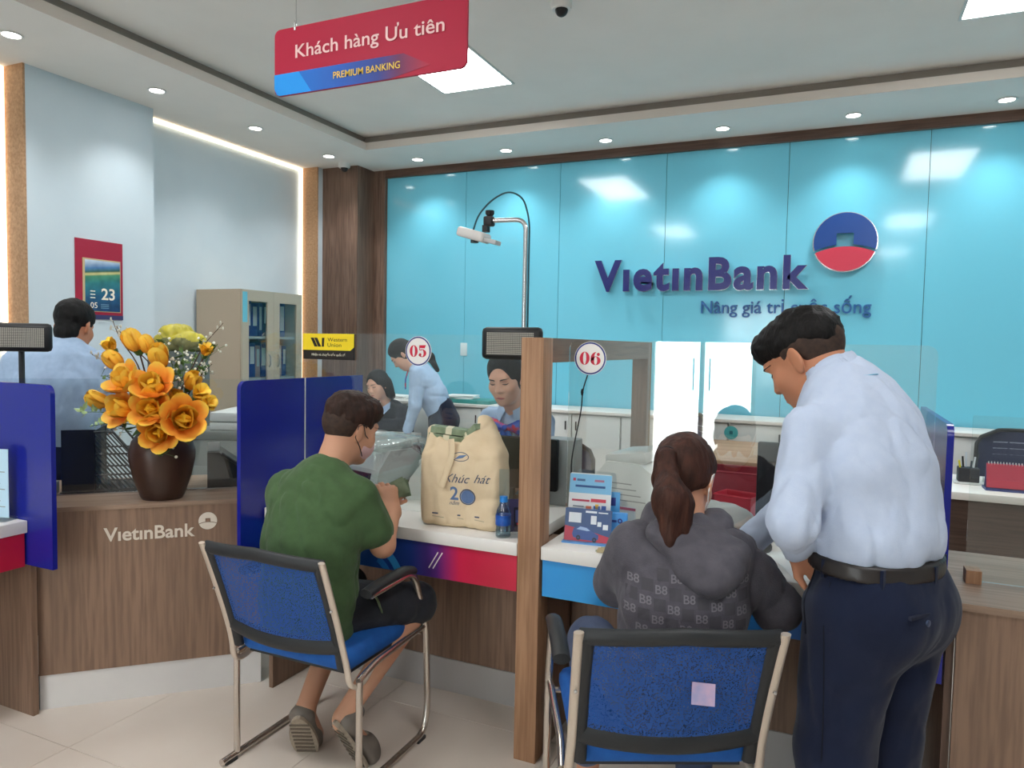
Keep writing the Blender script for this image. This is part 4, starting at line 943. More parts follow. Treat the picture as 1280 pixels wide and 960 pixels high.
o = thing('tape_box', 'small white and blue box beside the pen holder', 'box', (.79, 4.70, .76)); part('box', MB().box(-.03, .03, -.02, .02, 0, .04, bev=.002), M_paper, o); part('label', MB().box(-.02, .02, -.0215, -.02, .01, .03), M_dring, o)

def office_chair(label, x, y, rz, seat=.46, low=False):
    o = thing('office_chair', label, 'office chair', (x, y, 0), rz); mb_ = mat('chair_navy', '#1a2448', .6)
    part('seat', MB().box(-.24, .24, -.22, .24, seat, seat+.07, bev=.03), mb_, o, 60)
    def shell(u, v, off=0.):
        X = (u-.5)*2; w = .25*(1-.10*v)*(1 if v < .8 else math.sqrt(max(.05, 1-((v-.8)/.2)**2*.75))); return (X*w, -.26-.10*v+.05*X*X+off, seat+.10+v*.46)
    bk = MB().grid(lambda u, v: shell(u, v), 15, 13); n = len(bk.v); bk.add([(a, b-.015, c) for a, b, c in bk.v[:n]], [f[::-1] for f in bk.f])
    b = part('backrest', bk, mb_, o, 60)
    rimp = [shell(0, v/10) for v in range(11)]+[shell(u/8, 1) for u in range(1, 8)]+[shell(1, v/10) for v in range(10, -1, -1)]
    part('back_rim', MB().tube(rimp, .012, 8, closed=True), M_black, o)
    for k in range(6):
        v = .40+k*.085; mb = MB()
        for c0, c1 in ((.20, .38), (.40, .60), (.62, .80)): part('vent_slot', MB().tube([shell(c0+(c1-c0)*i/4, v, -.0075) for i in range(5)], .0105, 6, flat=(1, .55+.06*k, (0, 1, 0))), mat('slot_grey', '#8c93a6', .6), b)
    part('spine', MB().tube([(0, -.20, seat), (0, -.33, seat+.06), (0, -.36, seat+.3)], .022, 8), M_black, o)
    part('column', MB().tube([(0, 0, .08), (0, 0, seat)], .026, 12), M_black, o)
    for k in range(5):
        a = 2*PI*k/5; part('base_leg', MB().tube([(0, 0, .10), (.27*math.cos(a), .27*math.sin(a), .06)], [.028, .018], 8), M_black, o); part('castor', MB().ball((.27*math.cos(a), .27*math.sin(a), .028), (.022, .022, .028), 10), M_black, o)
    for s in (-1, 1): part('armrest', MB().tube(fillet([(s*.25, -.15, seat+.02), (s*.29, -.12, seat+.22), (s*.29, .12, seat+.22), (s*.25, .1, seat+.02)], .05, 4), .016, 8), M_black, o)
    return o
office_chair('navy office chair with slotted back behind the red desk calendar', 1.06, 5.12, PI, .44)
office_chair('navy office chair under the dark suited woman', -3.30, 5.19, math.radians(128), .44)
office_chair('navy office chair standing by the wood topped desk at the teal wall', -1.16, 5.10, 2.4, .44)

# ------------------------------------------------------------------ visitor chairs
M_cb = noisy('seat_blue', '#1a5fae', '#1754a0', 30., rough=.8, bump=.15, bscale=260.); M_cf = mat('chair_black', '#26282a', .5)
M_chrome2 = mat('chair_chrome', '#cfc6bd', .18, metal=.9); M_bar = mat('chair_bar', '#d4c7b8', .3, metal=.55)
def mesh_mat():
    m = mat('chair_mesh', '#1f4f97', .7); nt = m.node_tree
    tr = N(m, 'ShaderNodeBsdfTransparent'); mx = N(m, 'ShaderNodeMixShader'); tc = N(m, 'ShaderNodeTexCoord'); br = N(m, 'ShaderNodeTexVoronoi', Scale=210.)
    mp = N(m, 'ShaderNodeMath', operation='LESS_THAN'); mp.inputs[1].default_value = .36
    L(m, tc.outputs['Object'], br.inputs['Vector']); L(m, br.outputs['Distance'], mp.inputs[0])
    L(m, mp.outputs[0], mx.inputs[0]); L(m, bsdf(m).outputs[0], mx.inputs[1]); L(m, tr.outputs[0], mx.inputs[2]); L(m, mx.outputs[0], nt.nodes['Material Output'].inputs[0]); return m
M_mesh = mesh_mat()
def visitor_chair(label, x, y, rz):
    o = thing('visitor_chair', label, 'chair', (x, y, 0), rz)
    def bk(u, z, off=0.):   # back surface: u in -1..1, z height
        k = (z-.42)/.41; return (u*(.235+.004*k), -.225-.14*k**1.15-.035*(1-u*u)+off, z)
    for s in (-1, 1):
        part('side_frame', MB().tube(fillet([(s*.262, -.14, .648), (s*.262, .12, .655), (s*.262, .215, .43), (s*.262, .232, .10), (s*.262, .205, .0135), (s*.262, -.27, .0135)], .06, 6), .0125, 12), M_chrome2, o, 60)
        part('rear_leg', MB().tube([(s*.262, -.20, .02), (s*.262, -.20, .385)], .0115, 12), M_chrome2, o, 60)
        part('seat_rail', MB().tube(fillet([(s*.258, -.20, .385), (s*.252, -.10, .405), (s*.258, .20, .425)], .04, 3), .011, 10), M_chrome2, o, 60)
        bar = [Vector(bk(s*1.02, z, -.012)) for z in (.815, .75, .66, .57, .48)]+[Vector((s*.243, -.238, .43)), Vector((s*.245, -.232, .385)), Vector((s*.25, -.205, .36)), Vector((s*.25, -.16, .365)), Vector((s*.25, -.12, .395))]
        part('back_bar', MB().tube(fillet(bar, .03, 3), .011, 10, flat=(1.15, .7, (0, 1, 0))), M_bar, o, 60)
        part('foot_pad', MB().box(s*.262-.014, s*.262+.014, .15, .20, 0, .012), M_cf, o); part('foot_pad', MB().box(s*.262-.014, s*.262+.014, -.26, -.21, 0, .012), M_cf, o)
        part('arm_pad', MB().tube(fillet([(s*.262, -.17, .662), (s*.262, -.10, .672), (s*.262, .06, .676), (s*.262, .11, .662)], .04, 3), .022, 10, flat=(1.1, .75, (0, 0, 1))), M_cf, o, 60)
        part('bolt', MB().lathe([(.005, 0), (.005, .004), (0, .005)], 8, T=Matrix.Translation(bk(s*1.02, .65, -.024)) @ Matrix.Rotation(PI/2, 4, 'X')), M_steel, o)
    soft('seat', [Box3((0, .005, .438), (.232, .225, .036), rad=.033), Ell((0, .02, .465), (.20, .19, .028), k=.03)], .012, M_cb, o)
    part('seat_pan', MB().box(-.21, .21, -.19, .20, .392, .404), M_cf, o)
    for s in (-1, 1): part('back_post', MB().tube([bk(s*.93, z) for z in (.43, .50, .58, .66, .74, .80)], [.018, .017, .016, .016, .017, .018], 10, flat=(1.1, .75, (0, 1, 0))), M_cf, o, 60)
    part('top_rail', MB().tube([bk(u/6, .805-.006*abs(u/6)+.012*(1-abs(u/6))) for u in range(-6, 7)], .020, 10, flat=(.6, 1.05, (0, 0, 1))), M_cf, o, 60)
    part('lower_rail', MB().tube([bk(u/6*.95, .515-.015*(1-(u/6)**2)) for u in range(-6, 7)], .026, 10, flat=(.5, 1.1, (0, 0, 1))), M_cf, o, 60)
    part('back_mesh', MB().grid(lambda u, v: bk((u*2-1)*.9, .52+v*.28, -.002), 15, 9), M_mesh, o, 180)
    part('cross_bar', MB().tube([(-.26, .19, .405), (.26, .19, .405)], .009, 8), M_chrome2, o)
    return o
visitor_chair('blue mesh visitor chair under the man in the green shirt', -1.63, 2.09, 0.)
vc2 = visitor_chair('blue mesh visitor chair under the woman in the grey hoodie', -.464, 2.014, math.radians(25.6))
part('sticker', MB().box(-.028, .028, -.004, -.002, -.025, .025, T=Matrix.Translation((.055, -.36, .665)) @ Matrix.Rotation(.1, 4, 'Y') @ Matrix.Rotation(-.3, 4, 'X')), noisy('worn_label', '#9f9cc0', '#c2a6c0', 40., rough=.7), vc2)

# ------------------------------------------------------------------ things on the teller desks
tb_c = V3(-1.292, 2.455, DT); M_canvas = noisy('canvas', '#e3cfae', '#dac3a0', 12., rough=.85, bump=.12, bscale=300.)
bg_ = thing('tote_bag', 'cream canvas tote bag with printed lettering standing on the teller desk', 'bag', (0, 0, 0))
cx, cy = tb_c[0], tb_c[1]; Rb = np.array(Matrix.Rotation(.10, 3, 'Z'))
L_ = lambda x, y, z: tb_c+Rb @ V3(x, y, z)
bag = soft('canvas_body', [Box3(L_(0, 0, .15), (.160, .07, .15), Rb, .03), Tape(L_(-.0, 0, .22), L_(.0, 0, .34), .150, .07, .135, .05, Rb @ V3(1, 0, 0), k=.04), Tape(L_(.06, .015, .29), L_(.065, .03, .375), .105, .055, .052, .028, Rb @ V3(1, 0, 0), k=.03), Ell(L_(.06, .03, .40), (.035, .025, .03), Rb, .04), Tape(L_(-.10, 0, .26), L_(-.128, -.01, .355), .05, .06, .026, .028, Rb @ V3(1, 0, 0), k=.03),
     Box3(L_(-.045, .01, .42), (.06, .05, .09), Rb @ np.array(Matrix.Rotation(-.35, 3, 'Y')), .02, .02, 1), Ell(L_(-.035, .0, .38), (.075, .055, .06), k=.03, op=1)], .006, M_canvas, bg_, wrinkles(.010, 9., 31, (1, 1, .8)))
bvb = bvh_of(bag); Tb = Matrix.Translation(Vector(L_(0, -.16, 0))) @ Matrix.Rotation(.10, 4, 'Z') @ RX
M_ink = mat('print_ink', '#4a5670', .7); M_ink2 = mat('print_blue', '#5f78a0', .7)
def bag_text(txt, w, x, z, m, **kw):
    vs, fs = fit_text(txt, w, **kw); decal('print', vs, fs, Tb @ Matrix.Translation((x, z, 0)), bvb, m, bg_)
bag_text('Khúc', .105, .0, .178, M_ink, shear=.5); bag_text('hát', .065, .10, .182, M_ink, shear=.5)
bag_text('2', .033, -.012, .112, M_ink2, bold=.02); bag_text('năm', .04, -.012, .092, M_ink, shear=.4)
n_ = 24
for r0, r1, m_ in ((0, .026, M_ink2), (.027, .031, M_ink)): decal('print', *ell_ring(.040, .125, r1, r1, r0, r0, n_), Tb, bvb, m_, bg_)
decal('print', *ell_ring(.01, .275, .034, .017, .031, .0145, n_), Tb, bvb, M_ink, bg_)
decal('print', [(-.012, .265, 0), (.02, .272, 0), (.036, .284, 0), (.004, .28, 0)], [(0, 1, 2, 3)], Tb, bvb, M_ink2, bg_)
for x, w in ((-.105, .05), (.0, .024), (.07, .04)):
    decal('print', [(x, .05, 0), (x+w*.5, .05, 0), (x+w*.5, .055, 0), (x, .055, 0)], [(0, 1, 2, 3)], Tb, bvb, M_ink, bg_); decal('print', [(x, .04, 0), (x+w, .037, 0), (x+w, .040, 0), (x, .043, 0)], [(0, 1, 2, 3)], Tb, bvb, mat('print_pale', '#b5a78f', .7), bg_)
part('strap', MB().tube(fillet([L_(-.03, -.072, .34), L_(-.02, -.083, .28), L_(-.045, -.088, .20), L_(-.06, -.088, .16)], .03, 4), .011, 8, flat=(1.2, .35, (0, 1, 0))), M_canvas, bg_, 60)
M_note = noisy('banknote', '#6f7f63', '#8f9f84', 30., rough=.7); M_notee = noisy('banknote_edge', '#5d6b52', '#9aa58a', 120., (1, 1, 12.), rough=.8)
for k, (x, y, z, rz, ry, l) in enumerate(((-.075, .005, .335, .15, .12, 'bundle of green banknotes leaning at the open mouth of the tote bag'), (-.07, .01, .362, .25, .10, 'topmost bundle of green banknotes sticking out of the tote bag'), (.02, .02, .345, -.5, -.65, 'tilted bundle of banknotes wedged under the tall flap of the tote bag'))):
    o = thing('banknote_bundle', l, 'banknotes', L_(x, y, z), 0., 'banknote bundles in the tote bag'); T_ = Matrix.Rotation(.10+rz, 4, 'Z') @ Matrix.Rotation(ry, 4, 'Y')
    part('notes', MB().box(-.07, .07, -.035, .035, -.012, .012, T=T_), [M_note], o); part('wrapper', MB().box(-.012, .012, -.0355, .0355, -.0126, .0126, T=T_), mat('wrapper_paper', '#d9d3b8', .7), o)
wb_ = thing('water_bottle', 'small clear water bottle with blue cap and blue label', 'bottle', (-1.085, 2.365, DT+.0005))
part('bottle', MB().lathe([(.024, 0), (.028, .004), (.028, .03), (.0265, .034), (.028, .04), (.028, .085), (.0245, .10), (.014, .122), (.0125, .128), (.0125, .14)], 24), pane_glass('bottle_plastic', '#eef5f8', .08, .5), wb_, 60)
part('water', MB().lathe([(.0, .003), (.026, .005), (.026, .095), (.0, .095)], 20), pane_glass('bottle_water', '#dfeef4', .03, .3), wb_, 60)
part('label', MB().lathe([(.0286, .045), (.0286, .082)], 24), gradient('bottle_label', [(0, '#1c4fa6'), (.5, '#2a63bb'), (1, '#1c4fa6')], 2, .4, (60., .8), .045, .082), wb_, 60)
part('cap', MB().lathe([(.0145, .128), (.0145, .148), (.0, .149)], 20), mat('cap_blue', '#2b84d6', .4), wb_)
# acrylic stand with a navy leaflet
as_ = thing('acrylic_stand', 'clear acrylic leaflet stand with navy card against the wooden post', 'stand', (-1.045, 2.42, DT), .55)
part('sheet', MB().box(-.075, .075, -.002, .001, .0, .24, T=Matrix.Rotation(-.15, 4, 'X')), pane_glass('acrylic', '#f2f8fb', .08, .4), as_)
part('leaflet', MB().box(-.07, .07, .003, .005, .01, .13, T=Matrix.Rotation(-.15, 4, 'X')), mat('leaflet_navy', '#20307a', .4), as_); part('phone_print', MB().box(-.02, .04, -.0035, -.0025, .03, .10, T=Matrix.Rotation(-.15, 4, 'X')), mat('phone_print', '#1c1f38', .4), as_)
part('phone_print', MB().box(-.014, .034, -.0042, -.0035, .045, .09, T=Matrix.Rotation(-.15, 4, 'X')), mat('phone_face', '#4a5a98', .4), as_); part('phone_print', MB().box(-.01, .03, -.0042, -.0035, .036, .043, T=Matrix.Rotation(-.15, 4, 'X')), M_red, as_)
part('foot', MB().add([(-.05, -.05, 0), (.05, -.05, 0), (.0, .0, .05), (0, -.05, 0.002)], [(0, 1, 2), (0, 2, 3), (1, 3, 2)]), pane_glass('acrylic', '#f2f8fb', .08, .4), as_)
# brochures on desk 06
bs_ = thing('brochure_stand', 'light blue and white brochure card standing by the wooden post', 'brochure', (-.80, 2.475, DT), .12); Rt = Matrix.Rotation(-.2, 4, 'X')
part('card', MB().prism([(x, y+.12) for x, y in rrect(.155, .235, .008, 3)], .003, Rt @ RX), mat('card_white', '#e6e8ea', .4), bs_); part('header', MB().box(-.077, .077, -.0045, -.003, .165, .234, T=Rt), mat('card_sky', '#7fbfe6', .4), bs_)
for (a, b, c, d, col) in ((-.055, .055, .186, .194, '#2c5590'), (-.065, -.055, .208, .218, '#c2405a'), (-.05, -.02, .208, .216, '#4a6a9a'), (.015, .05, .208, .216, '#b57a9a'), (-.065, .0, .135, .142, '#c2405a'), (.005, .06, .135, .147, '#d8455a'), (-.06, -.02, .115, .119, '#707a8a'), (-.06, -.02, .106, .110, '#707a8a'), (-.012, .008, .10, .12, '#e07a5a'), (.016, .04, .095, .122, '#2f6fc0'), (.022, .034, .11, .128, '#f0c040'), (.045, .062, .108, .124, '#3f5fa8')):
    part('print', MB().box(a, b, -.0055, -.0045, c, d, T=Rt), mat('print'+col, col, .5), bs_)
bf = thing('brochure_holder', 'dark blue and red brochure picturing a car, in front of the light blue card', 'brochure', (-.785, 2.425, DT), .12)
part('card', MB().prism([(x, y+.062) for x, y in rrect(.168, .118, .005, 3)], .003, Rt @ RX), mat('card_navy', '#2b4a7c', .35), bf)
part('red_ground', vplate(MB(), [(-.083, .006), (.083, .006), (.083, .022), (.0, .045), (-.083, .058)], -.0045, -.003).__class__().add(*(lambda p: ([(x, -.0042, z) for x, z in p], [tuple(range(len(p)))]))([(-.083, .006), (.083, .006), (.083, .026), (.0, .045), (-.083, .058)]), 0, Rt), mat('card_red', '#b83048', .4), bf, None)
car = [(-.055, .03), (-.05, .018), (-.02, .012), (.03, .010), (.04, .018), (.04, .032), (.018, .042), (.0, .056), (-.028, .060), (-.05, .050)]
part('car_print', MB().add([(x, -.0050, z) for x, z in car], [tuple(range(len(car)))], 0, Rt), mat('car_blue', '#34508f', .4), bf, None)
part('car_print', MB().add([(x, -.0056, z) for x, z in [(-.04, .047), (.0, .043), (.01, .045), (-.004, .054), (-.026, .057)]], [(0, 1, 2, 3, 4)], 0, Rt), mat('car_glass', '#9db6da', .4), bf, None)
for (x, z) in ((-.032, .018), (.026, .014)): part('car_print', MB().add(*ell_ring(x, z, .008, .009, .003, .003, 14), 0, Rt @ Matrix.Translation((0, -.0056, 0)) @ RX), mat('car_wheel', '#1c2434', .4), bf, None)
for (a, b, c, d) in ((-.07, -.025, .07, .105), (.01, .03, .068, .098), (.034, .048, .062, .078), (.054, .072, .052, .07), (-.01, .03, .107, .114), (.036, .07, .108, .112)): part('print', MB().box(a, b, -.0048, -.0035, c, d, T=Rt), mat('print_white', '#dfe6ee', .5), bf)
part('base', MB().box(-.088, .088, -.02, .02, 0, .006), mat('acrylic_blue', '#5f9ad6', .3), bf)
bb_ = thing('brochure_holder', 'plain light blue brochure box behind the car brochure', 'brochure', (-.715, 2.49, DT), .12)
part('card', MB().box(-.06, .055, -.003, .02, 0, .105, bev=.003), mat('card_blue', '#4f9be0', .35), bb_); part('mark', MB().add(*ell_ring(.03, .078, .009, .009, .004, .004, 18), 0, Matrix.Translation((0, -.0045, 0)) @ RX), M_dring, bb_, None); part('mark', MB().box(.0, .018, -.0045, -.0035, .072, .08), M_dring, bb_)
o = thing('leaflet_card', 'blue brochure card behind the light blue and white one', 'brochure', (-.775, 2.53, DT), .12); part('card', MB().box(-.05, .075, 0, .003, 0, .17), mat('card_blue2', '#5aa7dd', .35), o); part('print', MB().box(-.03, .06, -.0012, 0, .12, .15), M_dring, o)
o = thing('banknotes', 'few loose banknotes lying by the car brochure', 'banknotes', (-.665, 2.365, DT+.0005), -.3)
for k in range(3): part('note', MB().box(-.06, .06, -.03, .03, k*.0012, k*.0012+.001, T=Matrix.Rotation(.25*k, 4, 'Z')), [mat('note_tan', '#b5a47c', .7), mat('note_green', '#8f9f84', .7), mat('note_tan', '#b5a47c', .7)][k], o)
sheets('paper_form', 'white form lying on the desk before the standing man', -.05, 2.52, DT+.0005, .21, .30, .002, M_paper, .5, 2)
o = thing('computer_mouse', 'small black mouse by the hooded woman\'s elbow', 'mouse', (-.21, 2.63, DT)); part('body', MB().ball((0, 0, .012), (.03, .05, .022), 14), M_black, o); part('wheel', MB().ball((0, .02, .032), (.004, .01, .006), 8), M_grey, o)
o = thing('paper_form_holder', 'pale blue form in a clear holder on the red fronted desk', 'paper', (-2.885, 1.675, DT), .25)
part('form', MB().box(-.13, .06, -.001, .001, .01, .27), mat('form_blue', '#b9d8ea', .6), o)
for k in range(9): part('print_line', MB().box(-.11, .045-.02*(k % 3), -.002, -.0012, .05+k*.022, .053+k*.022), M_grey, o)
part('foot', MB().box(-.14, .07, -.03, .03, 0, .01), pane_glass('acrylic', '#f2f8fb', .08, .4), o)

# ------------------------------------------------------------------ people
M_eye = mat('eye_dark', '#1c1412', .3); M_brow = mat('eyebrow', '#231a17', .8)
def skin(name, col):
    m = noisy(name, col, col, 30., rough=.5, spec=.35)
    b = bsdf(m); b.inputs['Subsurface Weight'].default_value = .12; b.inputs['Subsurface Radius'].default_value = (.02, .008, .005); b.inputs['Subsurface Scale'].default_value = .3
    return m
def fabric(name, c1, c2=None, sc=40., bump=.12, bs=350., rough=.85, fold=.5):
    """cloth: fine weave plus soft creases in the normal"""
    if name in MATS: return MATS[name]
    m = noisy(name, c1, c2 or c1, sc, rough=rough, spec=.2, bump=bump, bscale=bs, sheen=.1)
    tc = N(m, 'ShaderNodeTexCoord'); mp = N(m, 'ShaderNodeMapping'); mp.inputs['Scale'].default_value = (1, 1, .55); mp.inputs['Rotation'].default_value = (.5, .3, .4); L(m, tc.outputs['Object'], mp.inputs['Vector'])
    w = N(m, 'ShaderNodeTexNoise', Scale=11., Detail=2.5, Distortion=1.2); w.noise_type = 'RIDGED_MULTIFRACTAL'; L(m, mp.outputs[0], w.inputs['Vector'])
    b2 = N(m, 'ShaderNodeBump', Strength=fold, Distance=.012); L(m, w.outputs[0], b2.inputs['Height'])
    b1 = [n for n in m.node_tree.nodes if n.type == 'BUMP' and n != b2][0]; L(m, b2.outputs[0], b1.inputs['Normal']); return m
def hair_mat(name, c1, c2): return noisy(name, c1, c2, 60., (1, 1, .25), rough=.6, spec=.25, bump=.35, bscale=160.)
class Body:
    """frame of one person: local x right, y forward, z up"""
    def __init__(s, o, deg):
        a = math.radians(deg); s.o = V3(o[0], o[1], 0); s.r = V3(math.cos(a), math.sin(a), 0); s.f = V3(-math.sin(a), math.cos(a), 0); s.a = a
    def __call__(s, x, y, z): return s.o+s.r*x+s.f*y+V3(0, 0, z)
def rot(yaw, pitch, roll=0.):
    """columns right, forward, up; pitch > 0 looks down"""
    return np.array(Matrix.Rotation(yaw, 3, 'Z') @ Matrix.Rotation(-pitch, 3, 'X') @ Matrix.Rotation(roll, 3, 'Y'))
def head_prims(c, R, s=1., ears=True):
    q = lambda x, y, z: c+R @ V3(x, y, z)*s; e = lambda *r: tuple(v*s for v in r)
    p = [Ell(q(0, -.014, .035), e(.076, .096, .086), R), Ell(q(0, .020, -.035), e(.063, .074, .088), R, .03), Ell(q(0, .028, -.078), e(.050, .058, .042), R, .03), Ell(q(0, .070, -.102), e(.024, .020, .017), R, .025),
         Cap(q(-.034, .080, .026), q(.034, .080, .026), .012*s, k=.025), Ell(q(-.040, .058, -.028), e(.024, .026, .024), R, .03), Ell(q(.040, .058, -.028), e(.024, .026, .024), R, .03),
         Cap(q(0, .090, .010), q(0, .106, -.030), .007*s, .0115*s, .014), Cap(q(-.012, .096, -.034), q(.012, .096, -.034), .0075*s, k=.010),
         Cap(q(-.020, .085, -.064), q(.020, .085, -.064), .008*s, k=.012), Cap(q(-.016, .083, -.076), q(.016, .083, -.076), .008*s, k=.010)]
    for sx in (-1, 1): p.append(Ell(q(sx*.034, .100, .002), e(.017, .012, .010), R, .012, 1))
    if ears:
        for sx in (-1, 1):
            Re = R @ np.array(Matrix.Rotation(sx*.35, 3, 'Z')); p += [Ell(q(sx*.079, -.012, -.008), e(.007, .018, .031), Re, .006), Ell(q(sx*.076, -.004, -.030), e(.008, .010, .014), Re, .006)]
    return p
def neck_prims(base, c, R, s=1., r=.052): return [Cap(base, c+R @ V3(0, -.028, -.055)*s, r*1.08*s, r*s, k=.035)]
def arm_prims(sh, el, wr, s=1.): return [Cap(sh, el, .047*s, .039*s, k=.03), Cap(el, wr, .040*s, .026*s, k=.02)]
def hand_prims(wr, d, n, side, s=1., curl=.5, spread=.1, thumb=.6, k=.006):
    """side: +1 when the thumb lies towards cross(d, n)"""
    d = nrm(d); n = V3(n); n = nrm(n-d*(n @ d)); u = np.cross(d, n)*side; w = V3(wr); e = w+d*.082*s
    p = [Tape(w-d*.012, e, .026*s, .017*s, .038*s, .0125*s, u, k=.018)]
    for i, (o, ln, r) in enumerate(((.029, .070, .0088), (.010, .078, .0090), (-.010, .073, .0086), (-.028, .058, .0076))):
        b = w+d*(.080-(.004*abs(i-1)))*s+u*o*s; c = curl*(1+.12*i); dd = nrm(d+u*(1.5-i)*spread*.35)
        for j, fr in enumerate((.44, .32, .26)):
            a = c*(.6+.5*j); t = nrm(dd*math.cos(a)+n*math.sin(a)); b2 = b+t*ln*fr*s; p.append(Cap(b, b2, r*s*(1-.08*j), r*s*(.93-.1*j), k=k if j == 0 else .004)); b = b2
            c = c*1.25
    b = w+d*.022*s+u*.024*s
    t1 = nrm(d*.75+u*.6+n*.35*thumb); b2 = b+t1*.040*s; t2 = nrm(d*.9+u*.1+n*.5*thumb); p += [Cap(b, b2, .0145*s, .011*s, k=.012), Cap(b2, b2+t2*.030*s, .0105*s, .0085*s, k=.005)]
    return p
def face_parts(body, c, R, s, parent, lips='#b06a60', open_eye=False, brow=True):
    bv = bvh_of(body); fw = Vector(R @ V3(0, 1, 0))
    def proj(x, z, off=.0012):
        p = Vector(c+R @ V3(x, .16, z)*s); h = bv.ray_cast(p, -fw, .2); return tuple((h[0] if h[0] else p-fw*.07)+fw*off)
    for sx in (-1, 1):
        part('eye', MB().tube([proj(sx*(.019+.006*i), .000-.0035*math.sin(PI*i/5)+(.001 if i == 5 else 0), .0008) for i in range(6)], [v*s for v in (.0010, .0022, .0028, .0028, .0022, .0012)], 6), M_eye, parent, 60)
        if brow: part('eyebrow', MB().tube([proj(sx*(.014+.0075*i), .0205+.0045*math.sin(PI*i/5*.8)) for i in range(6)], [v*s for v in (.0022, .003, .003, .0026, .002, .001)], 6), M_brow, parent, 60)
    ml = mat('lips'+lips, lips, .45)
    part('lips', MB().tube([proj(-.022+.0055*i, -.0695-.0012*math.sin(PI*i/8*2), .0) for i in range(9)], [v*s for v in (.001, .003, .0046, .0052, .005, .0052, .0046, .003, .001)], 8), ml, parent, 60)
def torso(B, secs, k=.05, u=None, flat=False):
    u = B.r if u is None else u; return [Tape(B(*a[0]), B(*b[0]), a[1], a[2], b[1], b[2], u, k) for a, b in zip(secs[:-1], secs[1:])]
def person(label, B): return thing('person', label, 'person', (0, 0, 0))
def ribbon(pts, w, nrm_, m, name, parent, t=.0016):
    """thin flat strip along pts"""
    P = [Vector(p) for p in pts]; n = Vector(nrm_); vs = []
    for i, p in enumerate(P):
        d = (P[min(i+1, len(P)-1)]-P[max(i-1, 0)]).normalized(); sd = d.cross(n).normalized()*w/2; nn = sd.cross(d).normalized()*t/2
        vs += [p-sd-nn, p+sd-nn, p+sd+nn, p-sd+nn]
    k = len(P); fs = [(4*i+a, 4*i+(a+1) % 4, 4*i+4+(a+1) % 4, 4*i+4+a) for i in range(k-1) for a in range(4)]+[(3, 2, 1, 0), (4*k-4, 4*k-3, 4*k-2, 4*k-1)]
    return part(name, MB().add([tuple(v) for v in vs], fs), m, parent, 40)
def shoe(B, x, y, yaw, m, msole, parent, z=0., s=1.):
    T = Matrix.Translation(Vector(B(x, y, z))) @ Matrix.Rotation(B.a+yaw, 4, 'Z')
    f = lambda *p: np.array(T @ Vector(p))
    soft('shoe', [Tape(f(0, -.09*s, .045), f(0, .10*s, .035), .036, .038, .040, .026, np.array((T.to_3x3() @ Vector((1, 0, 0)))), k=.02), Ell(f(0, .15*s, .032), (.042, .06, .028), np.array(T.to_3x3()), .03), Cap(f(0, -.085*s, .04), f(0, -.07*s, .095), .036, .034, k=.03), Half(f(0, 0, .012), (0, 0, -1), op=2)], .008, m, parent)
    part('shoe_sole', MB().prism([(.041*math.cos(a)*(1+.1*math.sin(a)), .06+.155*s*math.sin(a)*1.0-.02) for a in [2*PI*i/20 for i in range(20)]], .014, T), msole, parent)

# ---- A: standing man in the light blue shirt, bent towards the desk
A = Body((.108, 2.01), 58.); pA = person('man in light blue shirt and navy trousers bending over the desk', A)
hA = A(-.010, .215, 1.460); RA = rot(A.a+.12, .62, -.05); sA = 1.08; skA = skin('skin_tan', '#bf8263')
wrL, wrR = A(-.122, .145, .965), A(.10, .50, .845); elL, elR = A(-.268, .055, 1.075), A(.25, .33, 1.07); shL, shR = A(-.182, .080, 1.29), A(.165, .125, 1.315)
bodyA = soft('body', head_prims(hA, RA, sA)+neck_prims(A(-.008, .10, 1.37), hA, RA, sA, .056)+torso(A, [((0, 0, .9), .12, .08), ((-.01, .05, 1.2), .14, .09), ((-.02, .1, 1.34), .11, .07)])+
     arm_prims(shL, elL, wrL)+arm_prims(shR, elR, wrR)+hand_prims(wrL, A(-.070, .085, .90)-wrL, A.f*-.6+V3(0, 0, -.6)+A.r*-.2, 1, 1.0, .35, .1, .8)+hand_prims(wrR, V3(-.75, .35, -.22), V3(.1, .1, -1), 1, 1.0, .3)+
     [Cap(A(-.085, 0, .88), A(-.095, .03, .5), .06, .045), Cap(A(-.095, .03, .5), A(-.1, 0, .09), .042, .03), Cap(A(.085, 0, .88), A(.095, .03, .5), .06, .045), Cap(A(.095, .03, .5), A(.1, 0, .09), .042, .03)], .0048, skA, pA)
face_parts(bodyA, hA, RA, sA, pA, '#a86a58')
M_shA = fabric('shirt_pale_blue', '#bfcbe0', '#b9c6dd')
shirtA = soft('shirt', torso(A, [((0, .005, .975), .158, .116), ((0, .002, 1.06), .168, .122), ((-.008, .03, 1.19), .178, .130), ((-.006, .066, 1.295), .172, .112), ((-.006, .094, 1.365), .115, .082), ((-.008, .108, 1.40), .066, .060)], .06)+
     [Ell(A(.0, -.035, 1.02), (.15, .09, .06), np.stack([A.r, A.f, V3(0, 0, 1)], 1), .05), Half(A(0, 0, .980), (0, 0, -1), op=2, k=.002), Cap(shL, elL, .060, .054, k=.022), Cap(elL, wrL+nrm(elL-wrL)*.045, .055, .040, k=.02), Cap(shR, elR, .066, .055, k=.03), Cap(elR, wrR+nrm(elR-wrR)*.06, .060, .046, k=.025)], .007, M_shA, pA, wrinkles(.0105, 12., 5, along=A.r*.45+A.f*.25+V3(0, 0, -1), sq=.28))
RAp = np.stack([A.r, A.f, V3(0, 0, 1)], 1)
soft('collar', [Tape(A(-.008, .104, 1.385), A(-.018, .142, 1.448), .082, .078, .071, .066, A.r, flat=True), Tape(A(-.004, .094, 1.36), A(-.024, .157, 1.476), .070, .066, .064, .060, A.r, k=.003, op=1, flat=True)], .005, M_shA, pA, wrinkles(.002, 20., 7))
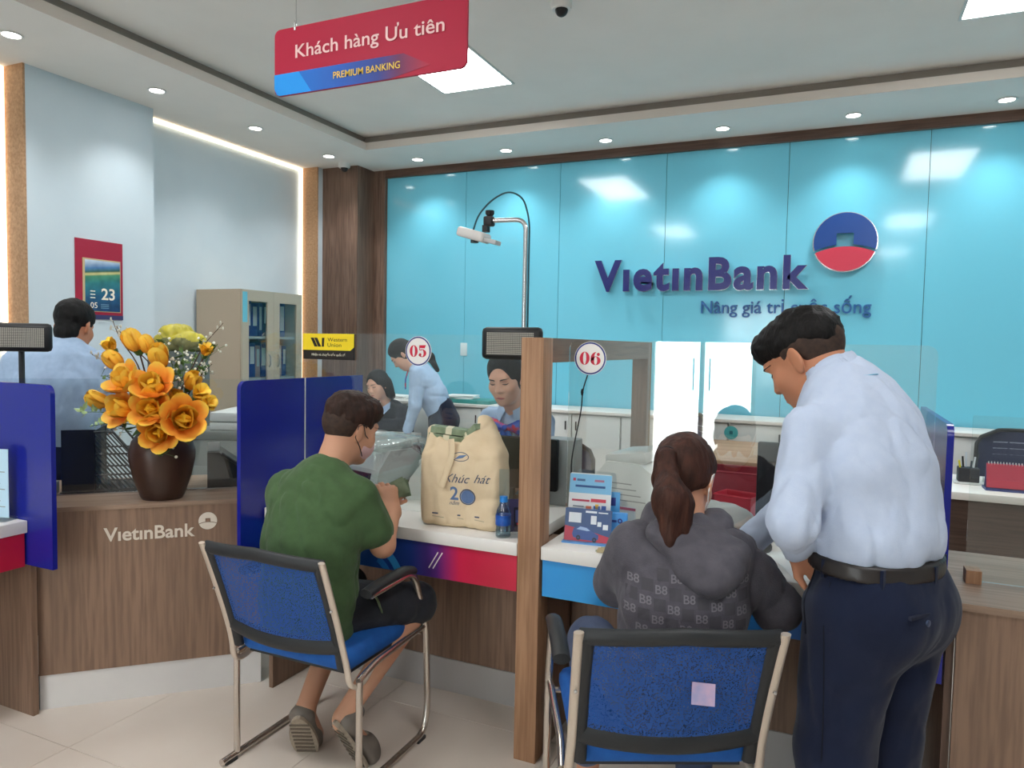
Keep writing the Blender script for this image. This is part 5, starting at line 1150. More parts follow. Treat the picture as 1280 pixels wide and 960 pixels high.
ribbon([A(-.085, .07, 1.405), A(-.06, .035, 1.42), A(-.01, .02, 1.425), A(.04, .035, 1.42)], .014, (0, 0, 1), mat('lanyard_cyan', '#7fc6e6', .5), 'lanyard', pA)
M_trA = fabric('trousers_navy', '#151c31', '#192138', 12.)
trA = soft('trousers', [Tape(A(0, 0, .97), A(0, -.015, .86), .166, .126, .182, .145, A.r, k=.04), Ell(A(-.075, -.075, .85), (.092, .085, .105), RAp, .05), Ell(A(.075, -.075, .85), (.092, .085, .105), RAp, .05),
     Tape(A(-.092, .0, .84), A(-.100, .03, .48), .100, .125, .082, .092, A.r, k=.04), Tape(A(-.100, .03, .48), A(-.105, .0, .06), .082, .092, .07, .082, A.r, k=.03), Tape(A(.092, -.005, .84), A(.100, .02, .48), .100, .125, .082, .092, A.r, k=.03), Tape(A(.100, .02, .48), A(.105, -.01, .06), .082, .092, .07, .082, A.r, k=.03),
     Half(A(0, 0, .978), (0, 0, 1), op=2), Half(A(0, 0, .05), (0, 0, -1), op=2)], .008, M_trA, pA, wrinkles(.009, 9., 13, along=V3(.15, .1, 1), sq=.3))
soft('belt', [Tape(A(0, 0, .944), A(0, 0, .984), .186, .146, .182, .141, A.r, flat=True)], .006, mat('belt_black', '#2b2624', .35), pA)
for x, y in ((-.14, -.095), (.0, -.142), (.13, -.10), (-.175, .03)): part('belt_loop', MB().box(-.005, .005, -.004, .004, -.026, .018, T=Matrix.Translation(Vector(A(x, y, .962))) @ Matrix.Rotation(A.a, 4, 'Z')), M_trA, pA)
bvT = bvh_of(trA)
def seam(pts, d, r, name):
    q = []
    for p in pts:
        h = bvT.ray_cast(Vector(p)-Vector(d)*.3, Vector(d), .6); q.append(tuple(h[0]-Vector(d)*.0008) if h[0] else tuple(p))
    part(name, MB().tube(q, r, 6), mat('seam_dark', '#0b0f1c', .9), pA)
seam([A(-.1, .075-.03*i/6, .94-.16*i/6) for i in range(7)], A.r*.8+A.f*-.35, .0022, 'pocket_seam')
seam([A(-.1, .01-.005*i/8, .93-.85*i/8) for i in range(9)], A.r, .0016, 'side_seam')
part('pocket_button', MB().lathe([(.008, 0), (.008, .004), (0, .005)], 12, T=Matrix.Translation(Vector(A(-.075, -.166, .868))) @ Matrix.Rotation(A.a, 4, 'Z') @ RX), mat('button', '#3d4a63', .4), pA)
part('pocket_welt', MB().box(-.062, .062, -.004, .004, -.004, .004, T=Matrix.Translation(Vector(A(-.078, -.160, .885))) @ Matrix.Rotation(A.a, 4, 'Z') @ Matrix.Rotation(.06, 4, 'Y')), mat('welt', '#141b30', .8), pA)
qA = lambda x, y, z: hA+RA @ V3(x, y, z)*sA
soft('hair', [Ell(qA(0, -.010, .048), tuple(v*sA for v in (.080, .104, .080)), RA), Ell(qA(0, .058, .075), tuple(v*sA for v in (.066, .050, .040)), RA, .03), Ell(qA(0, -.07, .03), tuple(v*sA for v in (.07, .045, .05)), RA, .02), Box3(qA(0, .13, -.055), tuple(v*sA for v in (.12, .085, .085)), RA, .03, .02, 1), Box3(qA(0, .02, -.085), tuple(v*sA for v in (.12, .10, .085)), RA, .02, .02, 1), Half(qA(0, -.08, -.030), RA @ V3(0, -.35, -1), op=2)],
     .0055, hair_mat('hair_black', '#0a0909', '#161312'), pA, lambda P: .0035*vnoise(P, 75., 4)+.003*vnoise(P, 28., 6))
soft('hair_fade', [Ell(qA(0, -.016, .026), tuple(v*sA for v in (.0785, .0985, .088)), RA), Box3(qA(0, .125, -.02), tuple(v*sA for v in (.12, .10, .12)), RA, .02, .01, 1), Half(qA(0, -.08, -.052), RA @ V3(0, -.25, -1), op=2), Ell(qA(-.085, .0, -.03), (.03, .032, .05), RA, .01, 1), Ell(qA(.085, .0, -.03), (.03, .032, .05), RA, .01, 1)], .006, noisy('hair_fade', '#2c201b', '#453227', 60., rough=.8), pA)
M_shoe = mat('shoe_black', '#17171a', .3)
for x in (-.105, .105): shoe(A, x, .03, 0., M_shoe, mat('sole_black', '#101010', .6), pA)

# ---- B: seated woman in the grey hoodie
Bw = Body((-.40, 1.93), 18.); pB = person('woman in patterned grey hoodie with brown ponytail sitting at the desk', Bw); sB = .97; skB = skin('skin_warm', '#d29a7c')
hB = Bw(.050, .075, 1.118); RB = rot(Bw.a-.45, .38, .0)
bsl, bsr = Bw(-.085, -.005, .940), Bw(.178, .005, .930); bel, ber = Bw(-.125, .12, .800), Bw(.300, .040, .785); bwl, bwr = Bw(-.02, .36, .835), Bw(.30, .275, .84)
soft('body', head_prims(hB, RB, sB)+neck_prims(Bw(.045, .02, 1.0), hB, RB, sB, .046)+torso(Bw, [((.02, .0, .54), .12, .08), ((.035, -.01, .8), .11, .07), ((.045, .0, .96), .10, .06)])+arm_prims(bsl, bel, bwl, .85)+arm_prims(bsr, ber, bwr, .85)+hand_prims(bwl, V3(.3, .9, -.25), V3(.2, 0, -1), -1, .92, .5)+hand_prims(bwr, Bw.f*.9-Bw.r*.4+V3(0, 0, -.15), V3(0, .1, -1), -1, .92, .6)+
     [Cap(Bw(-.07, .02, .54), Bw(-.17, .36, .52), .065, .048), Cap(Bw(-.17, .36, .52), Bw(-.20, .20, .09), .045, .032), Tape(Bw(-.20, .17, .07), Bw(-.21, .34, .045), .03, .03, .036, .018, Bw.r, k=.02), Cap(Bw(.10, .02, .54), Bw(.13, .38, .52), .065, .048), Cap(Bw(.13, .38, .52), Bw(.14, .30, .09), .045, .032), Tape(Bw(.14, .27, .07), Bw(.14, .44, .045), .03, .03, .036, .018, Bw.r, k=.02)], .0055, skB, pB)
M_hood = fabric('hoodie_grey', '#5b585f', '#504d54', 30., .2, 260.)
hoodB = soft('hoodie', torso(Bw, [((.035, -.03, .50), .150, .115), ((.04, -.045, .64), .155, .120), ((.044, -.035, .80), .160, .115), ((.048, -.012, .905), .150, .098), ((.05, .008, .975), .085, .066)], .06)+
     [Cap(bsl, bel, .068, .062, k=.045), Cap(bel, bwl+(bel-bwl)*.1, .062, .046, k=.03), Cap(bsr, ber, .066, .060, k=.045), Cap(ber, bwr+(ber-bwr)*.1, .060, .045, k=.03),
      Half(Bw(0, 0, .478), (0, 0, -1), op=2)], .0065, M_hood, pB, wrinkles(.010, 10., 41, along=Bw.r*-.4+V3(0, 0, -.9), sq=.35))
soft('hood', [Tape(Bw(-.02, .02, 1.005), Bw(.13, .04, .985), .06, .055, .06, .05, V3(0, 0, 1), k=.04), Tape(Bw(.02, -.065, .985), Bw(.12, -.045, .95), .052, .045, .062, .05, V3(0, 0, 1), k=.05), Cap(Bw(-.03, -.075, 1.0), Bw(.09, -.13, .90), .030, .034, k=.03), Cap(Bw(.09, -.13, .90), Bw(.175, -.06, .95), .034, .030, k=.03), Ell(Bw(.09, -.095, .925), (.095, .05, .055), np.stack([Bw.r, Bw.f, V3(0, 0, 1)], 1), .05), Cap(Bw(.045, .015, 1.0), hB, .060, .055, k=.012, op=1)], .0065, M_hood, pB, wrinkles(.012, 10., 44))
bvB = bvh_of(hoodB); M_pr = mat('hoodie_print', '#77737a', .85); M_pr2 = mat('hoodie_patch', '#4a474d', .9); bt = fit_text('B8', .029, bold=.012)
TB = Matrix.Translation(Vector(Bw(.045, -.24, 0))) @ Matrix.Rotation(Bw.a, 4, 'Z') @ RX
for r in range(12):
    for c in range(-5, 6):
        x = c*.034+(.004*r); z = .55+r*.036-.008*c
        if abs(x) > .15 or z > .90: continue
        if (r+c) % 2: decal('print_letter', *bt, TB @ Matrix.Translation((x, z, 0)), bvB, M_pr, hoodB, .001)
        else: decal('print_patch', [(a*.0145, b*.0145+.010, 0) for b in (-1, 0, 1) for a in (-1, 0, 1)], [(0, 1, 4, 3), (1, 2, 5, 4), (3, 4, 7, 6), (4, 5, 8, 7)], TB @ Matrix.Translation((x, z, 0)), bvB, M_pr2, hoodB, .001)
M_jean = fabric('jeans_blue_grey', '#56617c', '#4c5670', 20.)
soft('jeans', [Tape(Bw(.02, -.02, .54), Bw(.02, .06, .545), .165, .08, .16, .075, Bw.r, k=.05), Cap(Bw(-.075, .02, .545), Bw(-.19, .34, .535), .082, .070, k=.04), Cap(Bw(-.19, .34, .535), Bw(-.20, .21, .26), .070, .058, k=.03), Cap(Bw(.10, .02, .545), Bw(.13, .38, .53), .082, .068, k=.03), Cap(Bw(.13, .38, .53), Bw(.14, .31, .14), .068, .055, k=.03), Half(Bw(0, 0, .472), (0, 0, -1), op=0) if False else Cap(Bw(.02, -.02, .54), Bw(.02, .0, .54), .06)], .008, M_jean, pB, wrinkles(.006, 9., 17))
qB = lambda x, y, z: hB+RB @ V3(x, y, z)*sB
M_hbr = hair_mat('hair_brown', '#2c1913', '#4a2c22'); tie = qB(-.02, -.115, .035); eB = Bw(.0, -.095, .99)
soft('hair', [Ell(qB(0, -.012, .040), tuple(v*sB for v in (.085, .106, .093)), RB), Ell(qB(0, -.03, -.015), tuple(v*sB for v in (.078, .075, .07)), RB, .02), Box3(qB(0, .125, -.06), tuple(v*sB for v in (.12, .085, .105)), RB, .03, .02, 1), Ell(qB(.092, .004, -.028), (.026, .030, .042), RB, .012, 1), Ell(qB(-.092, .004, -.028), (.026, .030, .042), RB, .012, 1), Half(qB(0, -.05, -.085), RA @ V3(0, -.1, -1), op=2)],
     .0055, M_hbr, pB, lambda P: .003*vnoise(P*np.array([1, 1, .4]), 80., 2)+.003*vnoise(P, 26., 3))
soft('ponytail', [Cap(qB(-.01, -.09, .035), tie, .028, .022, k=.02), Cap(tie, tie*.5+eB*.5+Bw.f*-.03, .024, .040, k=.02), Cap(tie*.5+eB*.5+Bw.f*-.03, eB, .040, .024, k=.03), Cap(tie*.4+eB*.6+Bw.r*.03, eB+Bw.r*.035+V3(0, 0, -.02), .036, .012, k=.03)], .0055, M_hbr, pB, lambda P: .006*vnoise(P*np.array([1, 1, .22]), 60., 9)+.004*vnoise(P*np.array([1, 1, .3]), 30., 8))
part('hair_tie', MB().tube([tie+Vector((0, 0, 0))+ (Vector(Bw.r)*math.cos(a)+Vector((0, 0, 1))*math.sin(a)+Vector(Bw.f)*.3*math.sin(a))*.024 for a in [2*PI*i/14 for i in range(14)]] if False else [tuple(V3(tie)+Bw.r*.024*math.cos(a)+V3(0, 0, .024)*math.sin(a)) for a in [2*PI*i/14 for i in range(14)]], .005, 6, closed=True), mat('hair_tie', '#2a1a18', .6), pB)
M_mask = mat('face_mask', '#e3e6ea', .7)
def mask(c, R, s, parent, m, loop):
    q = lambda x, y, z: c+R @ V3(x, y, z)*s
    soft('mask', [Ell(q(0, .030, -.060), tuple(v*s for v in (.066, .079, .058)), R), Ell(q(0, .070, -.045), tuple(v*s for v in (.03, .048, .04)), R, .02), Half(q(0, .035, 0), R @ V3(0, -1, .1), op=2), Half(q(0, 0, -.012), R @ V3(0, -.25, 1), op=2)], .006, m, parent)
    for sx in (-1, 1):
        part('mask_loop', MB().tube([tuple(q(sx*x, y, z)) for x, y, z in ((.064, .048, -.025), (.076, .018, -.012), (.085, -.006, .022), (.087, -.026, .012), (.082, -.024, -.03), (.074, .010, -.058), (.060, .040, -.088))], .0018, 6), loop, parent)
mask(hB, RB, sB, pB, M_mask, mat('loop_white', '#eceae6', .6))
M_sand = mat('sandal_tan', '#8a6a50', .6)
for x, y in ((-.205, .27), (.14, .37)): part('sandal', MB().prism([(.043*math.cos(a), .125*math.sin(a)) for a in [2*PI*i/18 for i in range(18)]], .018, Matrix.Translation(Vector(Bw(x, y, 0))) @ Matrix.Rotation(Bw.a, 4, 'Z')).tube([tuple(Bw(x-.043, y+.03, .018)), tuple(Bw(x-.03, y+.03, .07)), tuple(Bw(x+.03, y+.03, .07)), tuple(Bw(x+.043, y+.03, .018))], .007, 6), M_sand, pB)

# ---- C: seated man in the green t-shirt
Cm = Body((-1.63, 2.02), -4.); pC = person('man in green t-shirt counting banknotes, seated on a blue chair', Cm); sC = .99; skC = skin('skin_light_tan', '#c69478')
hC = Cm(.022, .125, 1.168); RC = rot(Cm.a-.28, .30, .03)
csl, csr = Cm(-.162, -.005, .945), Cm(.148, .025, .945); cel, cer = Cm(-.185, .16, .80), Cm(.205, .085, .775); cwl, cwr = Cm(.03, .245, .865), Cm(.160, .200, .865)
clk, crk = Cm(-.16, .36, .50), Cm(.205, .31, .50)
bodyC = soft('body', head_prims(hC, RC, sC)+neck_prims(Cm(.01, .015, 1.0), hC, RC, sC, .055)+torso(Cm, [((0, .0, .54), .12, .08), ((0, -.02, .8), .12, .08), ((.0, .0, .96), .12, .07)])+arm_prims(csl, cel, cwl)+arm_prims(csr, cer, cwr, 1.05)+hand_prims(cwl, V3(.8, .25, .35), V3(.1, .9, .1), -1, 1., .75)+hand_prims(cwr, V3(-.35, .12, .9), V3(-.7, .5, -.2), 1, 1.0, .9)+
     [Cap(Cm(-.09, .02, .545), clk, .07, .052), Cap(clk, Cm(-.03, -.04, .19), .052, .034), Cap(Cm(-.03, -.045, .17), Cm(-.055, .04, .05), .034, .026, k=.02), Cap(Cm(.09, .02, .545), crk, .07, .052), Cap(crk, Cm(.125, -.02, .19), .052, .034), Cap(Cm(.125, -.025, .17), Cm(.150, .07, .05), .034, .026, k=.02)], .005, skC, pC)
face_parts(bodyC, hC, RC, sC, pC)
M_tee = fabric('tshirt_green', '#4a6440', '#435a39', 25.)
soft('t_shirt', torso(Cm, [((.0, -.055, .47), .165, .135), ((.0, -.06, .60), .170, .13), ((-.002, -.05, .78), .178, .122), ((-.004, -.02, .90), .190, .108), ((.0, .005, .975), .13, .085), ((.004, .015, 1.015), .072, .062)], .06)+[Tape(Cm(.0, -.02, .50), Cm(.06, .06, .52), .16, .09, .10, .07, Cm.r, k=.05),
      Cap(csl, cel*.62+csl*.38, .066, .062, k=.05), Cap(csr, cer*.66+csr*.34, .068, .064, k=.05), Half(Cm(0, 0, .474), (0, 0, -1), op=2), Cap(Cm(.004, .015, .98), hC, .060, .05, k=.006, op=1)], .0065, M_tee, pC, wrinkles(.009, 12., 61, along=Cm.r*.6+V3(0, 0, -.8), sq=.3))
part('neck_band', MB().tube([tuple(Cm(.004+.066*math.cos(a), .018+.062*math.sin(a), 1.018+.014*-math.sin(a))) for a in [2*PI*i/24 for i in range(24)]], .008, 8, closed=True), mat('neck_band', '#38532f', .9), pC, 60)
M_short = fabric('shorts_charcoal', '#2c2e34', '#25272c', 20.)
soft('shorts', [Tape(Cm(0, -.03, .545), Cm(0, .05, .55), .16, .085, .16, .085, Cm.r, k=.05), Cap(Cm(-.09, .02, .55), clk*.85+Cm(-.09, .02, .55)*.15, .092, .080, k=.04), Cap(Cm(.09, .02, .55), crk*.95+Cm(.09, .02, .55)*.05, .092, .080, k=.04)], .008, M_short, pC, wrinkles(.007, 10., 71))
part('shorts_strap', MB().tube(fillet([tuple(Cm(.17, .02, .62)), tuple(Cm(.20, .06, .60)), tuple(Cm(.205, .08, .54))], .02, 3), .012, 8, flat=(1.2, .3, (0, 0, 1))), fabric('strap_olive', '#6f7f5c'), pC)
qC = lambda x, y, z: hC+RC @ V3(x, y, z)*sC
soft('hair', [Ell(qC(0, -.010, .050), tuple(v*sC for v in (.085, .108, .088)), RC), Ell(qC(0, .05, .085), tuple(v*sC for v in (.07, .05, .04)), RC, .03), Box3(qC(0, .135, -.05), tuple(v*sC for v in (.12, .085, .095)), RC, .03, .02, 1), Box3(qC(0, .0, -.08), tuple(v*sC for v in (.12, .09, .085)), RC, .02, .02, 1), Half(qC(0, -.08, -.045), RC @ V3(0, -.3, -1), op=2)], .0055, hair_mat('hair_dark_brown', '#221612', '#3d2820'), pC, lambda P: .004*vnoise(P, 80., 14)+.003*vnoise(P, 30., 16))
soft('hair_fade', [Ell(qC(0, -.016, .020), tuple(v*sC for v in (.0795, .100, .090)), RC), Box3(qC(0, .125, -.02), tuple(v*sC for v in (.12, .10, .12)), RC, .02, .01, 1), Half(qC(0, -.08, -.062), RC @ V3(0, -.2, -1), op=2), Ell(qC(-.085, .0, -.03), (.03, .032, .05), RC, .01, 1), Ell(qC(.085, .0, -.03), (.03, .032, .05), RC, .01, 1)], .006, MATS['hair_fade'], pC)
mask(hC, RC, sC, pC, mat('mask_pink', '#cfa8a8', .7), M_black)
M_clog = mat('clog_grey', '#6f675e', .6); M_sole = noisy('clog_sole', '#8d8072', '#a39684', 90., rough=.8)
for (x, y, z, yw, pt) in ((-.05, -.02, .085, .5, 1.0), (.15, .02, .085, -.25, 1.05)):
    T = Matrix.Translation(Vector(Cm(x, y, z))) @ Matrix.Rotation(Cm.a+yw, 4, 'Z') @ Matrix.Rotation(-pt, 4, 'X'); f = lambda *p: np.array(T @ Vector(p)); R3 = np.array(T.to_3x3())
    o = soft('clog', [Ell(f(0, .05, .02), (.048, .075, .042), R3), Tape(f(0, -.10, .005), f(0, .08, .005), .040, .022, .046, .022, R3 @ V3(1, 0, 0), k=.02), Cap(f(0, -.095, .01), f(0, -.09, .05), .040, .030, k=.02), Ell(f(0, -.04, .05), (.032, .055, .035), R3, .01, 1)], .006, M_clog, pC)
    so = part('clog_sole', MB().prism([(.048*math.cos(a)*(1+.12*math.sin(a)), .135*math.sin(a)-.005) for a in [2*PI*i/22 for i in range(22)]], .012, T @ Matrix.Translation((0, 0, -.03))), M_sole, pC)
    for k in range(9): part('tread', MB().box(-.034, .034, -.004, .004, -.034, -.0305, T=T @ Matrix.Translation((0, -.10+k*.024, 0))), mat('tread', '#6b6054', .9), so)
o = thing('banknotes', 'small fan of banknotes held by the man in green', 'banknotes', (0, 0, 0))
for k in range(3): part('note', MB().box(-.065, .065, -.0007, .0007, -.032, .032, T=Matrix.Translation(Vector(Cm(.10, .266+k*.004, .92))) @ Matrix.Rotation(.3+.12*k, 4, 'Z') @ Matrix.Rotation(-.5+.14*k, 4, 'Y')), M_note, o)

# ---- D: teller woman behind the desk
D_ = Body((-1.415, 3.36), 176.); pD = person('teller woman in light blue shirt with red and blue scarf bow', D_); sD = .98; skD = skin('skin_fair', '#d8a68e')
hD = D_(.0, .245, 1.325); RD = rot(D_.a+.10, .34, .06)
dsl, dsr = D_(-.135, .11, 1.11), D_(.15, .11, 1.11); dl, dr = D_(-.15, .14, .90), D_(.20, .10, .90); dwl, dwr = D_(-.12, .34, .835), D_(.15, .34, .835)
bodyD = soft('body', head_prims(hD, RD, sD)+neck_prims(D_(0, .155, 1.16), hD, RD, sD, .043)+torso(D_, [((0, 0, .56), .12, .08), ((0, .06, .9), .11, .07), ((0, .12, 1.12), .09, .05)])+arm_prims(dsl, dl, dwl, .82)+arm_prims(dsr, dr, dwr, .82)+hand_prims(dwl, V3(0, -1, -.1), V3(0, 0, -1), -1, .9, .3)+hand_prims(dwr, V3(0, -1, -.1), V3(0, 0, -1), 1, .9, .3)+[Cap(D_(-.09, .0, .55), D_(-.1, .2, .52), .06, .05), Cap(D_(-.1, .2, .52), D_(-.1, .12, .05), .045, .03), Cap(D_(.09, .0, .55), D_(.1, .2, .52), .06, .05), Cap(D_(.1, .2, .52), D_(.1, .12, .05), .045, .03)], .0055, skD, pD)
face_parts(bodyD, hD, RD, sD, pD, '#b5605c')
M_shD = fabric('shirt_sky', '#a9c0dc', '#a2b9d6')
soft('shirt', torso(D_, [((0, -.01, .58), .15, .11), ((0, .03, .80), .155, .115), ((0, .08, 1.0), .145, .105), ((0, .11, 1.10), .13, .08), ((0, .135, 1.16), .075, .06)], .05)+[Cap(dsl, dl, .060, .052, k=.05), Cap(dl, dwl, .052, .040, k=.02), Cap(dsr, dr, .060, .052, k=.05), Cap(dr, dwr, .052, .040, k=.02)], .0075, M_shD, pD, wrinkles(.006, 10., 81))
for sx in (-1, 1): part('collar', MB().add([tuple(D_(sx*.02, .205, 1.165)), tuple(D_(sx*.075, .165, 1.20)), tuple(D_(sx*.085, .175, 1.14)), tuple(D_(sx*.045, .222, 1.105)), tuple(D_(sx*.055, .20, 1.155))], [(0, 4, 3), (4, 1, 2), (4, 2, 3), (0, 1, 4)]), M_shD, pD, 60)
M_scr = noisy('scarf_red_blue', '#c2273f', '#2a4fae', 22., rough=.4, lo=.45, hi=.55); M_scb = noisy('scarf_blue', '#2c58b8', '#3f86d6', 26., rough=.4)
R_D = np.stack([D_.r, D_.f, V3(0, 0, 1)], 1)
for sx, m in ((-1, M_scr), (1, M_scr)): soft('scarf_bow', [Tape(D_(sx*.008, .235, 1.085), D_(sx*.085, .225, 1.09), .014, .016, .042, .018, V3(0, 0, 1)), Ell(D_(sx*.075, .225, 1.085), (.03, .02, .036), R_D, .02)], .006, m, pD, wrinkles(.005, 30., 90+sx))
for sx in (-1, 1): soft('scarf_tail', [Tape(D_(sx*.008, .236, 1.07), D_(sx*.045, .215, .96), .014, .010, .034, .010, D_.r)], .006, M_scb, pD, wrinkles(.004, 30., 95+sx))
part('scarf_knot', MB().ball(tuple(D_(0, .243, 1.085)), (.018, .016, .018), 12), M_scr, pD)
for sx in (-1, 1): ribbon([D_(sx*.06, .16, 1.17), D_(sx*.055, .20, 1.12), D_(sx*.035, .235, 1.03), D_(sx*.01, .225, .95)], .012, D_.f, mat('lanyard_pale', '#b7d6ea', .5), 'lanyard', pD)
qD = lambda x, y, z: hD+RD @ V3(x, y, z)*sD
def long_hair(c, R, s, name, parent, m, drop=None, res=.006, seed=1, bun=None):
    q = lambda x, y, z: c+R @ V3(x, y, z)*s
    p = [Ell(q(0, -.012, .040), tuple(v*s for v in (.084, .105, .094)), R), Ell(q(0, -.035, -.02), tuple(v*s for v in (.080, .072, .075)), R, .03)]
    if drop is not None: p += drop(q)
    p += [Ell(q(0, .125, -.022), tuple(v*s for v in (.078, .090, .118)), R, .010, 1)]
    if bun is not None: p += bun(q)
    return soft(name, p, res, m, parent, lambda P: .0016*vnoise(P*np.array([1, 1, .4]), 60., seed)+.002*vnoise(P, 22., seed+1))
M_hbk = MATS['hair_black']
long_hair(hD, RD, sD, 'hair', pD, M_hbk, None, .0055, 3, lambda q: [Ell(q(0, -.11, -.03), (.04, .035, .04), k=.02)])
M_skirt = fabric('trousers_dark', '#1b2032', '#20263a', 20.)
soft('trousers', [Tape(D_(0, .0, .57), D_(0, .05, .55), .155, .10, .15, .09, D_.r, k=.04), Cap(D_(-.09, .02, .55), D_(-.1, .2, .53), .085, .07, k=.03), Cap(D_(-.1, .2, .53), D_(-.1, .13, .08), .068, .055, k=.03), Cap(D_(.09, .02, .55), D_(.1, .2, .53), .085, .07, k=.03), Cap(D_(.1, .2, .53), D_(.1, .13, .08), .068, .055, k=.03)], .012, M_skirt, pD)
for x in (-.1, .1): shoe(D_, x, .14, 0, M_shoe, M_black, pD, 0, .85)
office_chair('navy office chair under the teller woman behind the post', -1.42, 3.44, math.radians(178), .40)

# ---- E: seated woman in the dark suit
E_ = Body((-3.43, 5.25), 165.); pE = person('woman in dark suit jacket seated reading at the white office desk', E_); sE = .97
hE = E_(.02, .20, 1.125); RE = rot(E_.a+.10, .26, .12)
esl, esr = E_(-.165, .07, .90), E_(.165, .07, .90); ee_l, ee_r = E_(-.22, .14, .80), E_(.235, .16, .79); ewl, ewr = E_(-.08, .33, .81), E_(.10, .36, .81)
bodyE = soft('body', head_prims(hE, RE, sE)+neck_prims(E_(.01, .105, .955), hE, RE, sE, .044)+torso(E_, [((0, 0, .52), .12, .08), ((0, .04, .75), .11, .07), ((0, .08, .92), .09, .05)])+arm_prims(esl, ee_l, ewl, .82)+arm_prims(esr, ee_r, ewr, .82)+hand_prims(ewl, E_.f, V3(0, 0, -1), -1, .92, .4)+hand_prims(ewr, E_.f, V3(0, 0, -1), 1, .92, .4)+[Cap(E_(-.09, .0, .53), E_(-.1, .25, .52), .06, .05), Cap(E_(-.1, .25, .52), E_(-.1, .2, .06), .045, .03), Cap(E_(.09, .0, .53), E_(.1, .25, .52), .06, .05), Cap(E_(.1, .25, .52), E_(.1, .2, .06), .045, .03)], .007, skD, pE)
face_parts(bodyE, hE, RE, sE, pE, '#b4655c')
M_suit = fabric('suit_black', '#16181f', '#1c1f28', 20.)
soft('jacket', torso(E_, [((0, -.01, .50), .165, .12), ((0, .01, .70), .165, .12), ((0, .05, .86), .165, .105), ((0, .075, .93), .12, .07)], .05)+[Cap(esl, ee_l, .062, .055, k=.05), Cap(ee_l, ewl, .055, .042, k=.02), Cap(esr, ee_r, .062, .055, k=.05), Cap(ee_r, ewr, .055, .042, k=.02)], .009, M_suit, pE, wrinkles(.006, 9., 101))
for sx in (-1, 1): part('shirt_collar', MB().add([tuple(E_(sx*.01, .19, .93)), tuple(E_(sx*.06, .13, .985)), tuple(E_(sx*.075, .15, .93)), tuple(E_(sx*.04, .20, .87))], [(0, 1, 2, 3)]), M_shD, pE, None)
ribbon([E_(.03, .185, .93), E_(.03, .205, .87), E_(.02, .21, .80)], .035, E_.f, M_scr, 'scarf', pE, .006)
ribbon([E_(-.03, .185, .93), E_(-.025, .21, .87), E_(-.01, .215, .80)], .012, E_.f, MATS['lanyard_cyan'], 'lanyard', pE, .003)
long_hair(hE, RE, sE, 'hair', pE, M_hbk, lambda q: [Cap(q(-.06, -.05, .0), q(-.085, -.045, -.12), .042, .03, k=.03), Cap(q(.065, -.05, .0), q(.095, -.04, -.13), .042, .036, k=.03), Ell(q(0, -.06, -.07), (.09, .05, .07), RE, .03)], .007, 5)
soft('trousers', [Tape(E_(0, .0, .54), E_(0, .05, .53), .155, .08, .15, .08, E_.r, k=.04), Cap(E_(-.09, .02, .53), E_(-.1, .25, .52), .08, .07, k=.03), Cap(E_(-.1, .25, .52), E_(-.1, .2, .08), .068, .055, k=.03), Cap(E_(.09, .02, .53), E_(.1, .25, .52), .08, .07, k=.03), Cap(E_(.1, .25, .52), E_(.1, .2, .08), .068, .055, k=.03)], .014, M_suit, pE)

# ---- F: standing woman bending, light blue shirt
F_ = Body((-2.98, 5.17), 112.); pF = person('woman in light blue shirt standing bent forward beside the suited woman', F_); sF = .98
hF = F_(-.02, .30, 1.385); RF = rot(F_.a+.05, .85, .0)
fsl, fsr = F_(-.15, .155, 1.24), F_(.15, .155, 1.24); fel, fer = F_(-.19, .16, .98), F_(.20, .02, 1.02); fwl, fwr = F_(-.15, .22, .76), F_(.16, -.02, .83)
bodyF = soft('body', head_prims(hF, RF, sF)+neck_prims(F_(0, .20, 1.27), hF, RF, sF, .044)+torso(F_, [((0, 0, .9), .12, .08), ((0, .08, 1.1), .11, .07), ((0, .16, 1.24), .09, .05)])+arm_prims(fsl, fel, fwl, .82)+arm_prims(fsr, fer, fwr, .82)+hand_prims(fwl, V3(0, 0, -1), F_.f, 1, .92, .4)+hand_prims(fwr, V3(0, 0, -1), F_.f, -1, .92, .4)+[Cap(F_(-.08, -.04, .85), F_(-.08, -.02, .45), .06, .045), Cap(F_(-.08, -.02, .45), F_(-.08, -.06, .08), .045, .03), Cap(F_(.08, -.04, .85), F_(.08, -.02, .45), .06, .045), Cap(F_(.08, -.02, .45), F_(.08, -.06, .08), .045, .03)], .007, skD, pF)
face_parts(bodyF, hF, RF, sF, pF)
soft('shirt', torso(F_, [((0, -.01, .93), .145, .11), ((0, .05, 1.06), .145, .11), ((0, .11, 1.17), .155, .105), ((0, .155, 1.25), .12, .075), ((0, .19, 1.29), .06, .05)], .05)+[Cap(fsl, fel, .058, .05, k=.05), Cap(fel, fwl+V3(0, 0, .03), .05, .042, k=.02), Cap(fsr, fer, .058, .05, k=.05), Cap(fer, fwr+V3(0, 0, .03), .05, .042, k=.02)], .009, M_shD, pF, wrinkles(.008, 10., 111))
soft('trousers', [Tape(F_(0, -.02, .95), F_(0, -.05, .85), .145, .11, .165, .13, F_.r, k=.04), Tape(F_(-.085, -.05, .84), F_(-.085, -.02, .45), .09, .11, .075, .085, F_.r, k=.04), Tape(F_(-.085, -.02, .45), F_(-.085, -.06, .06), .075, .085, .065, .08, F_.r, k=.03), Tape(F_(.085, -.05, .84), F_(.085, -.02, .45), .09, .11, .075, .085, F_.r, k=.03), Tape(F_(.085, -.02, .45), F_(.085, -.06, .06), .075, .085, .065, .08, F_.r, k=.03)], .01, M_skirt, pF)
ribbon([F_(-.02, .245, 1.27), F_(-.02, .27, 1.18), F_(-.02, .27, 1.10)], .03, F_.f, M_scr, 'scarf', pF, .008)
